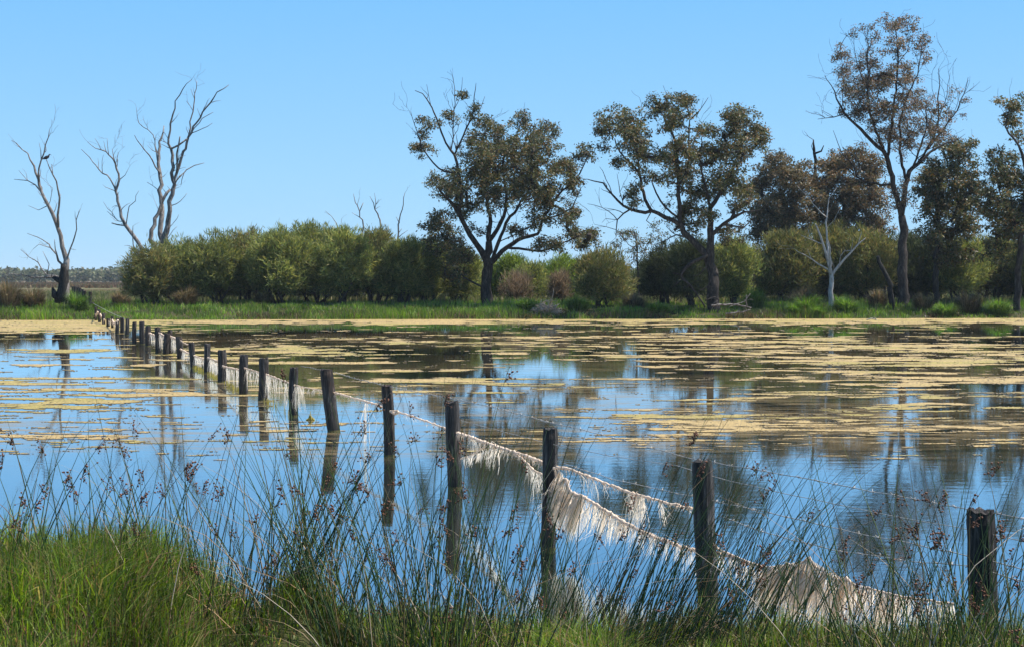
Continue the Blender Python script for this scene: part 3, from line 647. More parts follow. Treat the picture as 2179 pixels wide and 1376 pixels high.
def char_base():
    mb = MB(); Y = 68.96; m = M(Y); L = [(132, 646, 31), (135, 628, 26), (137, 610, 23), (138, 590, 21), (139, 575, 18), (138, 562, 15)]
    mb.tube([at(a - 1.5, b, Y) for a, b, w in L], [w * m * .5 * .95 for a, b, w in L], 14, rough=.12)
    mb.tube([at(133, 600, Y), at(122, 596, Y - .1), at(112, 590, Y - .1)], [.13, .12, .05], 8, rough=.15)
    mb.tube([at(128, 640, Y), at(116, 628, Y - .1), at(112, 612, Y - .1)], [.15, .16, .05], 8, rough=.15)
    mb.build('charred_base', CHAR, d1)
char_base()
# fallen dead branches below the forked gum
def branch_thing(name, label, cat, Y, lines, mat, twigs=10):
    mb = MB(); m = M(Y); p0 = at(lines[0][0][0], lines[0][0][1], Y)
    e = empty(name, p0, label, cat); mm = MB()
    for L in lines:
        dy = random.uniform(-.4, .4)
        S = spline([(at(a, b, Y + dy * i / len(L)), w * m * .5) for i, (a, b, w) in enumerate(L)], .15)
        mm.tube([p + Vector((random.gauss(0, .012), random.gauss(0, .02), random.gauss(0, .012))) for p, r in S], [r for p, r in S], 6)
        for k in range(twigs // len(lines) + 1):
            p, r = random.choice(S); d = Vector((random.gauss(0, 1), random.gauss(0, 1), random.gauss(.3, .8))).normalized()
            q = p + d * random.uniform(.15, .5); mm.tube([p, (p + q) / 2 + Vector((0, 0, .04)), q], [min(r, .015), .010, .006], 4)
    o = mm.build('branch', mat, e); return e
branch_thing('dead_limb', 'broken grey limb hanging from the forked gum down to the grass', 'branch', 66.3, [
    [(1505, 544, 9), (1480, 555, 8), (1461, 568, 8), (1450, 588, 6), (1468, 606, 5), (1481, 623, 4), (1500, 654, 3)], [(1504, 568, 3), (1490, 582, 2.5), (1477, 588, 1.2)], [(1450, 586, 3), (1430, 580, 1.5)], [(1455, 592, 2), (1440, 604, 2), (1430, 612, 1.2)], [(1470, 608, 3), (1455, 612, 1.5)], [(1484, 626, 2.5), (1470, 640, 1.5)], [(1500, 640, 3), (1520, 632, 2), (1530, 640, 1)], [(1485, 620, 2.5), (1505, 610, 2), (1513, 595, 1)]], BARK, 20)
branch_thing('fallen_branch', 'pale fallen branch lying in the green grass at the foot of the forked gum', 'branch', 64.6, [
    [(1515, 650, 4), (1560, 648, 4), (1600, 656, 2)], [(1560, 650, 3), (1585, 640, 2), (1597, 625, 1.2)], [(1545, 668, 3), (1580, 664, 3), (1598, 658, 1.5)], [(1590, 655, 2), (1588, 640, 2), (1589, 628, 1.5)], [(1560, 672, 2), (1575, 660, 1.5)]], DEADB, 16)
branch_thing('fallen_branch', 'thin crooked branch lying at the water edge in front of the small bleached tree', 'branch', 62.6, [
    [(1842, 680, 2), (1855, 677, 2.5), (1872, 682, 1.5)], [(1846, 684, 2), (1860, 684, 1.5)]], WHITEB, 3)

# ------------------------------------------------------------ shrubs
def shrub(name, label, group, cx, top, base, hw, Y, pal, dens=1.0, L=.26, W=.016, gap=.0, stems=5, up=.6, cat='shrub', palw=None, skirt=.35, mat=None, fluff=1.0):
    m = M(Y); c = at(cx, base, Y); g = gzf(c.x, Y); T = at(cx, top, Y).z; H = (T - g) * 1.05; RW = hw * m
    e = empty(name, (c.x, Y, g), label, cat, group)
    subs = []
    n = 16
    for k in range(n):
        a = k * 2.4 + random.uniform(-.3, .3); rr = math.sqrt((k + .5) / n) * RW * .82
        x = math.cos(a) * rr; y = math.sin(a) * rr * .8; q = 1 - (math.hypot(x, y / .8) / RW) ** 2
        h = H * (skirt + (1 - skirt) * math.sqrt(max(q, 0.03)) * random.uniform(.86, 1.0))
        r = RW * random.uniform(.42, .6); zc = max(h - r * .8, skirt * H * .9 + r * .2)
        subs.append((x, y, zc, r, min(r, (h - zc) * 1.15 + .05)))
        if k % 2 == 0: subs.append((x * 1.02, y * 1.02, skirt * H + H * random.uniform(.12, .3), r * .8, r * .6))
    N_ = int(17000 * dens * (RW * H) / (1.6 * 3.4))
    N_ = max(2500, min(N_, 32000)); si = R.integers(0, len(subs), N_); S = np.array(subs)[si]
    # fine clusters
    ncl = max(60, N_ // 34); ci = R.integers(0, ncl, N_)
    Sc = np.array(subs)[R.integers(0, len(subs), ncl)]
    d = norm(R.normal(size=(ncl, 3))); rad_ = R.random(ncl)[:, None] ** (.30)
    ctr = Sc[:, :3] + d * rad_ * np.stack([Sc[:, 3], Sc[:, 3], Sc[:, 4]], 1)
    P = ctr[ci] + R.normal(0, .13 * fluff, (N_, 3))
    P[:, 2] = np.maximum(P[:, 2], skirt * .8 * H * R.random(N_) + .12)
    P[:, 0] += c.x; P[:, 1] += Y; P[:, 2] += g
    A = norm(d[ci] * .55 + R.normal(0, .45, (N_, 3)) + np.array([0, 0, up]))
    tone = (R.uniform(.7, 1.3, ncl) * (.8 + .4 * R.random()))[ci][:, None]
    col = mixcol(pal, N_, palw, .2) * tone
    s = R.uniform(.6, 1.4, N_)
    link('foliage', leaf_mesh('foliage', P, A, L * s, W * s, col), mat or NEEDLE, e)
    mb = MB()
    for k in range(stems):
        sx = c.x + random.uniform(-.3, .3) * RW; sy = Y + random.uniform(-.3, .3) * RW
        S_ = random.choice(subs); tip = Vector((c.x + S_[0], Y + S_[1], g + S_[2]))
        b = Vector((sx, sy, g - .15)); mid = b.lerp(tip, .5) + Vector((random.uniform(-.2, .2), random.uniform(-.2, .2), -.05)); r = random.uniform(.04, .09)
        mb.tube([b, b.lerp(mid, .5) + Vector((random.uniform(-.06, .06), 0, 0)), mid, tip], [r * 1.2, r, r * .7, r * .3], 6)
        for q in range(3):
            t = mid.lerp(tip, random.random()); u = Vector(random.choice(subs)[:3]) + Vector((c.x, Y, g)); mb.tube([mid.lerp(t, .5), t, t.lerp(u, .5)], [r * .5, r * .35, r * .15], 4)
    mb.build('stem', STEMB, e)
    return e
OL = [(.18, .20, .056), (.235, .24, .068), (.135, .165, .05), (.26, .235, .08), (.085, .115, .042)]
OLB = [(.175, .165, .056), (.21, .165, .065), (.125, .14, .046), (.085, .10, .036)]
BRT = [(.19, .25, .045), (.24, .29, .05), (.15, .2, .045), (.1, .14, .03)]
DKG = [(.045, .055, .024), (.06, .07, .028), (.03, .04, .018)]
BRN = [(.2, .14, .095), (.16, .115, .075), (.25, .19, .13), (.11, .085, .05)]
left = [(318, 522, 640, 56, 73.5, OLB, 'brown-tipped shrub at the left end of the dark shrub row, below the tall dead tree'),
        (388, 510, 644, 56, 75, OL, 'second olive shrub from the left end of the shrub row'),
        (455, 500, 646, 54, 74, OL, 'third olive shrub from the left end of the shrub row'),
        (525, 490, 648, 58, 75.5, OLB, 'fourth shrub from the left end of the row, yellowish brown on top'),
        (595, 482, 646, 58, 74, OL, 'fifth shrub from the left end of the row, with grey green hanging sprays'),
        (668, 471, 645, 66, 76, OL, 'tallest shrub in the middle of the long shrub row'),
        (735, 486, 642, 54, 74.5, OL, 'shrub just right of the tallest one in the row, ragged at its foot'),
        (800, 489, 640, 54, 76, OLB, 'shrub below the two middle dead spars, brownish front'),
        (862, 500, 640, 48, 75, OL, 'shrub below the straight dark dead spar'),
        (915, 512, 640, 46, 77, OL, 'second last shrub of the row before the large gum tree, several stems showing'),
        (975, 525, 638, 44, 78, OL, 'last shrub of the row, behind the low left foliage of the large gum tree')]
for cx, top, base, hw, Y, pal, lab in left:
    shrub('shrub', lab, 'tea tree shrubs in a long row left of the large gum', cx + (4 if cx == 318 else 0), top + 4, base, hw * (1.0 if cx == 318 else 1.22), Y - 2.5, pal, 1.45, skirt=.12, stems=7, up=.35, fluff=.85)
rest = [(1085, 538, 622, 42, 84, BRT, 'light green shrub showing right behind the trunk of the large gum', 'leafy shrubs between the gum trees'),
        (1128, 560, 624, 34, 80, OL, 'grey green feathery shrub just right of the large gum trunk', 'leafy shrubs between the gum trees'),
        (1195, 545, 625, 42, 82, BRT, 'bright yellow green shrub between the large gum and the round olive shrub', 'leafy shrubs between the gum trees'),
        (1280, 530, 648, 54, 71, OLB, 'round olive shrub with reddish stems on the bank left of the sapling', 'leafy shrubs between the gum trees'),
        (1100, 578, 632, 30, 77, BRN, 'leafless grey brown thicket at the right foot of the large gum', 'brown twiggy thickets'),
        (1190, 584, 640, 22, 75, BRN, 'small fan shaped grey brown thicket in front of the bright green shrub', 'brown twiggy thickets'),
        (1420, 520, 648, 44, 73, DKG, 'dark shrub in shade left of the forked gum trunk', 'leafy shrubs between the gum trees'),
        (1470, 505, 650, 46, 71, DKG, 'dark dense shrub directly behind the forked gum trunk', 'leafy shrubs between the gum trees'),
        (1560, 505, 640, 40, 72, OL, 'loose mottled shrub right of the forked gum trunk', 'leafy shrubs between the gum trees'),
        (1606, 530, 628, 26, 78, BRN, 'soft brown bush squeezed between the forked gum and the big round shrub', 'brown twiggy thickets'),
        (1672, 488, 632, 58, 76, OLB, 'big round olive shrub left of the bleached tree', 'big shrubs at the right of the bank'),
        (1765, 480, 632, 66, 78, OLB, 'widest round shrub, behind the bleached tree', 'big shrubs at the right of the bank'),
        (1848, 490, 632, 54, 76, OLB, 'dark olive shrub left of the tallest gum trunk', 'big shrubs at the right of the bank'),
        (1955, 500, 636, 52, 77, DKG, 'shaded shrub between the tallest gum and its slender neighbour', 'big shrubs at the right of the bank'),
        (2040, 505, 640, 50, 76, OL, 'olive shrub right of the slender gum trunk', 'big shrubs at the right of the bank'),
        (2110, 495, 640, 54, 78, OLB, 'brownish olive shrub left of the gum at the right edge', 'big shrubs at the right of the bank'),
        (2190, 515, 640, 58, 77, DKG, 'shaded shrub cut by the right edge of the photo', 'big shrubs at the right of the bank')]
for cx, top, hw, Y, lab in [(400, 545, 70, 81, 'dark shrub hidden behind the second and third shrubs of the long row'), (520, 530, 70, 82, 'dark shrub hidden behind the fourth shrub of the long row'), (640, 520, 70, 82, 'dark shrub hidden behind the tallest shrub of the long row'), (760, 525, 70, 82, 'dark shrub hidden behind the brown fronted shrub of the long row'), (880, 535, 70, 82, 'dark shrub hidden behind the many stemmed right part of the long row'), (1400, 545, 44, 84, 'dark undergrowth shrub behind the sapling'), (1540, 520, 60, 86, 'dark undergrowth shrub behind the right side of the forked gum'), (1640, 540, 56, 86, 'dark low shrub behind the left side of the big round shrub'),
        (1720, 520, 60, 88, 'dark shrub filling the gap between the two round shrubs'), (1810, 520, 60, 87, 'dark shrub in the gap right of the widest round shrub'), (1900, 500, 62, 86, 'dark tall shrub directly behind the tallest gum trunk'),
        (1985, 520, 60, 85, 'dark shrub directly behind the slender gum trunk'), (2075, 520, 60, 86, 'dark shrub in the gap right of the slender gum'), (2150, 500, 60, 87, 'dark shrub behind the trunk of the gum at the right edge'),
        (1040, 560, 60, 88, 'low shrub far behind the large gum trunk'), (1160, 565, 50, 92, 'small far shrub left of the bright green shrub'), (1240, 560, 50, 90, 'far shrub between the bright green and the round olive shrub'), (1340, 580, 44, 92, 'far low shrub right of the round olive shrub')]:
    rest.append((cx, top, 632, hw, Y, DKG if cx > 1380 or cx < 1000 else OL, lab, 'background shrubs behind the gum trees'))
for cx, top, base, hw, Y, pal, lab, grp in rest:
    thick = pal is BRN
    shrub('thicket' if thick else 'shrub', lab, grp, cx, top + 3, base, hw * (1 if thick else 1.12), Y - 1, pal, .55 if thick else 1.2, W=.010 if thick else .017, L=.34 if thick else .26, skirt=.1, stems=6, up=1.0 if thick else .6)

# ------------------------------------------------------------ far wood (one mass)
def far_wood():
    n = 1700; X = R.uniform(-330, 330, n); Y = R.uniform(430, 560, n); Hh = R.uniform(3.8, 5.2, n) * (.85 + .35 * vn(X * .03, X * 0, 9))
    P = []; k = 90
    for i in range(n):
        rx = R.uniform(2.0, 3.8); u = norm(R.normal(size=(k, 3))) * (R.random((k, 1)) ** .35)
        P.append(np.stack([X[i] + u[:, 0] * rx, Y[i] + u[:, 1] * rx, .7 + Hh[i] * .55 + u[:, 2] * Hh[i] * .46], 1))
    P = np.concatenate(P); m_ = len(P); A = norm(R.normal(size=(m_, 3)) * [1, 1, .6])
    tone = np.repeat(R.uniform(.7, 1.3, n), k)[:, None]
    col = mixcol([(.085, .10, .055), (.11, .12, .06), (.07, .085, .05), (.13, .12, .075)], m_, None, .2) * tone
    tag(link('far_wood', leaf_mesh('far_wood', P, A, R.uniform(.8, 1.5, m_), R.uniform(.3, .55, m_), col), NEEDLE), 'low grey green belt of distant trees along the horizon', 'woodland', None, 'stuff')
far_wood()

# ------------------------------------------------------------ grasses
def blades(X, Y, H, W, lean, pal, palw=None, seg=2, zoff=0, tone=None):
    n = len(X); Z = gz(X, Y) - .02 + zoff; a = R.uniform(0, 2 * np.pi, n)
    D = np.stack([np.cos(a), np.sin(a), np.zeros(n)], 1); le = (R.random(n) ** 1.5 * lean)[:, None] * H[:, None]
    b = R.uniform(0, 2 * np.pi, n); B = np.stack([np.cos(b), np.sin(b) * .4, np.zeros(n)], 1) * W[:, None]
    P0 = np.stack([X, Y, Z], 1); P1 = P0 + D * le * .3; P1[:, 2] += H * .55; P2 = P0 + D * le; P2[:, 2] += H * (1 - .25 * (le[:, 0] / H))
    V = np.stack([P0 - B, P0 + B, P1 + B * .75, P1 - B * .75, P2], 1).reshape(-1, 3)
    i = np.arange(n) * 5
    q = np.stack([i, i + 1, i + 2, i + 3], 1); t = np.stack([i + 3, i + 2, i + 4, i + 4], 1)
    col = mixcol(pal, n, palw, .2)
    if tone is not None: col = col * tone[:, None]
    # triangle as its own list
    me = bpy.data.meshes.new('grass')
    V = V.astype(np.float32); me.vertices.add(len(V)); me.vertices.foreach_set('co', V.ravel())
    loops = np.concatenate([q.ravel(), t[:, :3].ravel()]).astype(np.int32)
    ls = np.concatenate([np.arange(n) * 4, n * 4 + np.arange(n) * 3]).astype(np.int32)
    me.loops.add(len(loops)); me.loops.foreach_set('vertex_index', loops); me.polygons.add(2 * n); me.polygons.foreach_set('loop_start', ls)
    me.update(calc_edges=True)
    at_ = me.attributes.new('tint', 'FLOAT_COLOR', 'FACE'); c = np.ones((2 * n, 4), np.float32); c[:n, :3] = col; c[n:, :3] = col * 1.05; at_.data.foreach_set('color', c.ravel())
    return me
GRN = [(.15, .24, .035), (.2, .29, .045), (.10, .18, .03), (.22, .23, .08), (.27, .21, .12)]
GW = [.32, .28, .22, .12, .06]
# far bank: a strip of lush grass at the water, paler dry grass behind
n = 120000
X = R.uniform(-34, 34, n); d = R.random(n) ** 1.35 * 15 - .35; Y = shore_far(X) + d
cl = fbm(X * 1.1, Y * 1.1, 3, 60); keep = R.random(n) < np.clip((cl - .25) * 2.6, .15, 1); X, Y, d, cl = X[keep], Y[keep], d[keep], cl[keep]
H = (.10 + .62 * np.clip(cl - .3, 0, 1)) * R.uniform(.6, 1.3, len(X)) * (1 - .3 * np.clip((d - 4) / 8, 0, 1)); W = R.uniform(.010, .022, len(X))
tone = np.clip(-.1 + 2.0 * fbm(X * .6, Y * .8, 4, 5), .35, 1.7)
H = H * (.45 + 1.1 * vn(X * .22 + 5, Y * .4, 14))
me = blades(X, Y, H, W, .7, GRN, GW, tone=tone); tag(link('bank_grass', me, GRASS), 'lush green grass along the far water edge', 'grass', None, 'stuff')
n = 60000
X = R.uniform(-60, 40, n); Y = 74 + R.random(n) ** 1.4 * 60; H = R.uniform(.2, .45, n); W = R.uniform(.02, .05, n)
tone = .7 + .7 * fbm(X * .1, Y * .1, 3, 8)
me = blades(X, Y, H, W, .6, [(.20, .19, .08), (.14, .15, .05), (.26, .22, .11), (.11, .13, .04)], tone=tone); tag(link('meadow_grass', me, GRASS), 'paler dry meadow grass behind the shrubs and at the far left', 'grass', None, 'stuff')
n = 30000
X = R.uniform(-140, 60, n); Y = R.uniform(190, 420, n); H = R.uniform(.3, .6, n); W = R.uniform(.12, .3, n)
k = fbm(X * .02, Y * .05, 3, 91)
me = blades(X, Y, H, W, .4, [(.17, .10, .055), (.13, .08, .045), (.2, .13, .07), (.14, .13, .06)], tone=.7 + .6 * k); tag(link('rusty_heath', me, GRASS), 'rust coloured low heath in front of the distant trees', 'heath', None, 'stuff')
# near bank
n = 210000
X = R.uniform(-4.4, 4.4, n); Y = shore_near(X) + .05 - R.random(n) ** .8 * 3.0
cl = fbm(X * 3.5, Y * 3.5, 3, 77); H = (.02 + .42 * np.clip(cl - .25, 0, 1)) * R.uniform(.5, 1.35, n) * np.clip((shore_near(X) - Y + .25) / .5, .3, 1) ; W = R.uniform(.0014, .0036, n)
tone = np.clip(.15 + 1.9 * fbm(X * 3.2, Y * 3.2, 4, 15), .35, 2.0)
me = blades(X, Y, H, W, 1.3, [(.11, .16, .026), (.15, .20, .034), (.06, .10, .02), (.20, .17, .06), (.22, .13, .07)], [.3, .24, .22, .12, .12], tone=tone); tag(link('near_grass', me, GRASS), 'dense bright green grass on the near bank in the foreground', 'grass', None, 'stuff')

n = 14000
X = R.uniform(-34, 34, n); k = vn(X * .35, X * 0, 44); kp = k > .48; X = X[kp]; d = R.uniform(-.25, .9, len(X)); Y = shore_far(X) + d
me = blades(X, Y, R.uniform(.05, .38, len(X)) * (.4 + k[kp]), R.uniform(.01, .022, len(X)), 1.2, [(.10, .07, .035), (.06, .045, .022), (.17, .13, .07), (.05, .07, .02)])
tag(link('dead_thatch', me, GRASS), 'brown matted dead grass and mud along parts of the far water edge', 'grass', None, 'stuff')

def tussock(name, label, group, px, Y, hw, hpx, pal, n=900, cat='grass tussock', spread=.9, Wd=.010, z=0.0):
    m = M(Y); x = (px - CX) * m; g = gzf(x, Y); e = empty(name, (x, Y, g), label, cat, group)
    h = hpx * m; rw = hw * m
    a = R.uniform(0, 2 * np.pi, n); rr = R.random(n) ** .6 * .35 * rw; P0 = np.stack([x + np.cos(a) * rr, Y + np.sin(a) * rr, np.full(n, g - .05 + z)], 1)
    D = np.stack([np.cos(a), np.sin(a), np.zeros(n)], 1); k = R.random(n)[:, None] ** .8; hh = R.uniform(.25, 1.15, n)[:, None] * h * (.75 + .5 * vn(a * 1.3, a * 0, int(abs(px)) % 50))[:, None]
    P1 = P0 + D * rw * k * .35; P1[:, 2:] += hh * .65; P2 = P0 + D * rw * k * spread; P2[:, 2:] += hh * (1 - .45 * k ** 2)
    B = np.stack([-np.sin(a + R.normal(0, .6, n)), np.cos(a), np.zeros(n)], 1) * Wd
    V = np.concatenate([np.stack([P0 - B, P0 + B, P1 + B, P1 - B], 1), np.stack([P1 - B, P1 + B, P2 + B * .2, P2 - B * .2], 1)], 0).reshape(-1, 3)
    col = mixcol(pal, n, None, .25); col = np.concatenate([col, col])
    link('blades', mesh_np('blades', V, np.arange(len(V)).reshape(-1, 4), col), GRASS, e)
TBR = [(.17, .12, .07), (.11, .08, .045), (.22, .17, .1), (.09, .09, .035)]
TGR = [(.09, .17, .03), (.12, .21, .03), (.16, .2, .06), (.06, .11, .02)]
for (px, Y, hw, hp, pal, lab) in [
    (18, 67, 50, 62, TBR, 'big rusty brown rush tussock at the left edge of the far bank'),
    (72, 67.5, 40, 44, TBR, 'straw coloured tussock left of the charred dead tree base'),
    (165, 66, 34, 42, TGR, 'green reedy tussock between the dead tree and the fence'),
    (258, 68.5, 34, 34, TBR, 'dry tussock right of the fence where it meets the bank'),
    (395, 70, 42, 40, TBR, 'brown arching tussock under the left end of the shrub row'),
    (560, 71, 36, 26, TBR, 'low straw tussock under the middle of the shrub row'),
    (1120, 66.5, 34, 30, TGR, 'dull green spiky tussock left of the stick heap'),
    (1350, 68, 44, 36, TBR, 'flattened dry tussock below the sapling'),
    (1605, 68, 36, 46, TGR, 'green tussock right of the fallen pale branch'),
    (1706, 69, 42, 48, TBR, 'upright straw brown tussock left of the bleached tree'),
    (1716, 66.2, 46, 40, TGR, 'bright green bushy tussock in front of the straw brown one'),
    (1690, 65.4, 26, 28, TGR, 'small rounded green tussock at the water, left of the bleached tree'),
    (1740, 65.2, 26, 26, TGR, 'small rounded green tussock at the water, below the bleached tree'),
    (1800, 66.4, 42, 40, TGR, 'dark green grassy clump right of the bleached tree'),
    (1868, 69, 34, 44, TBR, 'brown reedy tussock left of the charred leaning trunk'),
    (1965, 67.5, 36, 42, TBR, 'shaded brown tussock right of the tallest gum'),
    (2060, 67.5, 50, 46, TBR, 'wide brown tussock between the two right hand gums'),
    (2010, 66, 40, 30, TGR, 'low green clump under the slender gum'),
    (2125, 66.5, 40, 34, TGR, 'low green clump near the right edge of the far bank'),
    (1230, 66.5, 40, 34, TGR, 'green clump right of the stick heap'),
    (1400, 66, 40, 28, TGR, 'green clump left of the broken hanging limb')]:
    tussock('tussock', lab, 'tussocks on the far bank', px, Y, hw, hp, pal, 1300)

# ------------------------------------------------------------ stick heap and white driftwood
def stick_heap():
    Y = 64.9; p = at(1165, 672, Y); g = gzf(p.x, Y); e = empty('stick_heap', (p.x, Y, g), 'heap of pale sticks and dry litter at the water edge right of the large gum', 'debris')
    mb = MB()
    for k in range(260):
        a = random.uniform(0, 6.28); r = random.random() ** .5 * .6; h = (1 - (r / .7) ** 2) * .75 * random.random()
        c = Vector((p.x + math.cos(a) * r, Y + math.sin(a) * r * .7, g + .05 + h)); d = Vector((random.gauss(0, 1), random.gauss(0, .6), random.gauss(0, .5))).normalized() * random.uniform(.08, .35)
        mb.tube([c - d, c + Vector((0, 0, random.uniform(-.03, .03))), c + d], [.012, .014, .006], 4)
    mb.tube([Vector((p.x + .1, Y, g + .5)), Vector((p.x + .25, Y, g + 1.0)), Vector((p.x + .28, Y, g + 1.25))], [.025, .018, .008], 5)
    mb.build('sticks', plain_mat('dry_litter', (.34, .27, .21), .9, .5, 3), e)
stick_heap()
p = wat(182, 677); mb = MB()
mb.tube([p + Vector((-.35, 0, -.03)), p + Vector((-.1, .05, .08)), p + Vector((.15, .0, .2)), p + Vector((.3, 0, .22))], [.05, .09, .08, .03], 7, rough=.15)
mb.tube([p + Vector((.0, .1, .0)), p + Vector((.3, .12, .05)), p + Vector((.55, .1, .02))], [.05, .06, .03], 6, rough=.15)
tag(mb.build('driftwood', WHITEB), 'short bleached driftwood piece at the water edge left of the fence', 'driftwood')

# ------------------------------------------------------------ bird
def bird():
    Y = 69.0; c = at(99, 336, Y - .3); mb = MB()
    s = 1.0
    prof = [(-.21, -.08, .012), (-.15, -.05, .035), (-.08, -.02, .07), (0, .01, .085), (.06, .04, .075), (.10, .075, .045), (.12, .115, .03), (.135, .145, .032), (.16, .155, .022), (.19, .15, .010), (.225, .13, .006), (.245, .10, .003)]
    mb.tube([c + Vector((x, 0, z)) for x, z, r in prof], [r for x, z, r in prof], 10)
    o = mb.build('bird', plain_mat('dark_plumage', (.02, .02, .024), .6, .5, 30)); o.name = 'bird'
    tag(o, 'dark bird with a curved bill perched in the leftmost dead tree', 'bird')
    l = MB()
    for dy in (-.025, .025): l.tube([c + Vector((0, dy, -.05)), c + Vector((.01, dy, -.12)), c + Vector((-.01, dy, -.17))], [.009, .007, .007], 5)
    lo = l.build('legs', CHAR); lo.parent = o
bird()

# ------------------------------------------------------------ fence
# (px top, py top, px foot, py foot, width px)
POSTS = [(2086, 1084, 2092, 1450, 60), (1494, 980, 1506, 1270, 44), (1171, 911, 1166, 1168, 31), (962, 854, 969, 1038, 31), (823, 819, 829, 970, 25), (694, 786, 710, 917, 27), (626, 782, 625, 885, 19),
         (561, 762, 559, 852, 22), (519, 755, 518, 839, 19), (472, 745, 472, 812, 18), (441, 731, 440, 793, 13), (407, 728, 412, 782, 12), (380, 716, 384, 764, 13), (362, 702, 362, 753, 10), (356, 709, 353, 754, 12),
         (335, 696, 337, 752, 12), (315, 693, 315, 736, 12), (302, 684, 303, 732, 11), (286, 685, 286, 732, 9), (271, 678, 270, 713, 8.5), (260, 676, 260, 709, 9), (251, 677, 249, 710, 8), (239, 673, 239, 698, 5.5),
         (230, 678, 230, 695, 8), (220, 667, 221, 690, 7), (211, 659, 212, 686, 6.5), (204, 653, 204, 682, 6.5), (197, 643, 197, 672, 6.5)]
LAND = [(192, 621, 192, 643, 7, 70), (180.5, 619, 180.5, 643, 6, 73), (176, 616, 176, 640, 6, 76), (170.5, 613, 170.5, 632, 6, 82), (166, 612, 166, 631, 6, 86), (160, 610, 160, 630, 7, 91), (155, 610, 155, 629, 5, 96)]
f0 = wat(2092, 1450)
fence = empty('wire_fence', (f0.x, f0.y, 0), 'old barbed wire fence of dark weathered posts crossing the water to the left bank', 'fence')
def post(top, foot, w, i):
    H = (top - foot).length; mb = MB(); n = 14
    g = [1 + random.uniform(-.10, .10) for _ in range(n)]; b0 = len(mb.v)
    rows = [-.35, 0, .12, .25, .4, .55, .7, .82, .92, .985, 1.0]
    ax = (top - foot); ux = Vector((1, 0, 0)); uy = Vector((0, 1, 0)); bow = Vector((random.uniform(-.01, .01), random.uniform(-.01, .01), 0))
    for t in rows:
        c = foot + ax * t + bow * math.sin(max(t, 0) * math.pi)
        for k in range(n):
            a = 2 * math.pi * k / n; r = w * .5 * g[k] * (1 + random.uniform(-.04, .04)) * (.93 if t >= .985 else 1)
            z = random.uniform(-.014, .012) * (w / .12) if t >= .985 else 0
            mb.v.append(tuple(c + ux * math.cos(a) * r + uy * math.sin(a) * r + Vector((0, 0, z))))
    for j in range(len(rows) - 1):
        for k in range(n):
            a = b0 + j * n + k; b = b0 + j * n + (k + 1) % n; mb.f.append((a, b, b + n, a + n))
    L = b0 + (len(rows) - 1) * n; c = top
    mb.v.append(tuple(c + Vector((0, 0, -.012)))); cc = len(mb.v) - 1
    ring = len(mb.v)
    for k in range(n):
        a = 2 * math.pi * k / n; r = w * .28
        mb.v.append(tuple(c + ux * math.cos(a) * r + uy * math.sin(a) * r + Vector((0, 0, random.uniform(-.012, .012)))))
    for k in range(n):
        k2 = (k + 1) % n; mb.f.append((L + k, L + k2, ring + k2, ring + k)); mb.f.append((ring + k, ring + k2, cc))
    return mb.build('post', POST, fence, smooth=False)
PW = []
for i, (tx, ty, bx, by, w) in enumerate(POSTS):
    foot = wat(bx, by); top = at(tx, ty, foot.y); PW.append((top, foot)); post(top, foot, w * M(foot.y), i)
for i, (tx, ty, bx, by, w, Y) in enumerate(LAND):
    foot = at(bx, by, Y); foot.z = min(foot.z, gzf(foot.x, Y)); top = at(tx, ty, Y); PW.append((top, foot)); post(top, foot, w * M(Y), 50)

def onf(px, py, seg=None):
    """point where the sight line meets the upright plane of the fence between two posts"""
    best = None
    if seg is None:
        seg = 0
        for i in range(len(POSTS) - 1):
            if POSTS[i + 1][2] <= px: seg = i; break
        else: seg = len(POSTS) - 2
    A, B = PW[seg][1], PW[seg + 1][1]; d = ray(px, py)
    nx, ny = B.y - A.y, -(B.x - A.x); s = (A.x * nx + A.y * ny) / (d.x * nx + d.y * ny)
    return Vector((d.x * s, d.y * s, CH + d.z * s))

def barbed(name, pts, r=.0026, barbs=True, sag=.0):
    mb = MB(); P = []
    for i in range(len(pts) - 1):
        a, b = pts[i], pts[i + 1]; n = max(3, int((b - a).length / .12))
        for k in range(n):
            t = k / n; P.append(a.lerp(b, t) + Vector((0, 0, -sag * 4 * t * (1 - t) + random.uniform(-.003, .003))))
    P.append(pts[-1]); mb.tube(P, r, 4)
    if barbs:
        for p in P[1:-1]:
            if p.y > 26: continue
            for _ in range(2):
                d = Vector((random.gauss(0, 1), random.gauss(0, 1), random.gauss(0, 1))).normalized() * .016
                mb.tube([p - d, p + d], .0017, 3)
            d = (P[1] - P[0]).normalized() * .008; mb.tube([p - d, p + d], .004, 4)
    return mb.build(name, WIRE, fence)
tops = [PW[i][0] + Vector((0, .04, -.05)) for i in range(0, 12)]
out0 = PW[0][0] + (PW[0][0] - PW[1][0]) * 1.5; out0.z = PW[0][0].z
barbed('top_wire', [out0 + Vector((0, .04, -.03)), PW[0][0] + Vector((0, .05, -.01)), onf(1900, 1053, 0), onf(1700, 1014, 0), onf(1520, 984, 0), onf(1476, 976, 1), onf(1328, 937, 1), onf(1235, 912, 1), onf(1175, 899, 1), onf(1060, 868, 2), onf(975, 850, 2), onf(850, 826, 3), onf(760, 806, 4), onf(712, 792, 4), onf(640, 778, 5)])
barbed('middle_wire', [out0 + Vector((0, .04, -.15)), onf(2075, 1128, 0), onf(1900, 1098, 0), onf(1770, 1071, 0), onf(1645, 1043, 0), onf(1520, 1014, 0), onf(1440, 990, 1), onf(1300, 970, 1), onf(1180, 945, 1), onf(1060, 915, 2), onf(980, 893, 2)], r=.0021, barbs=False)
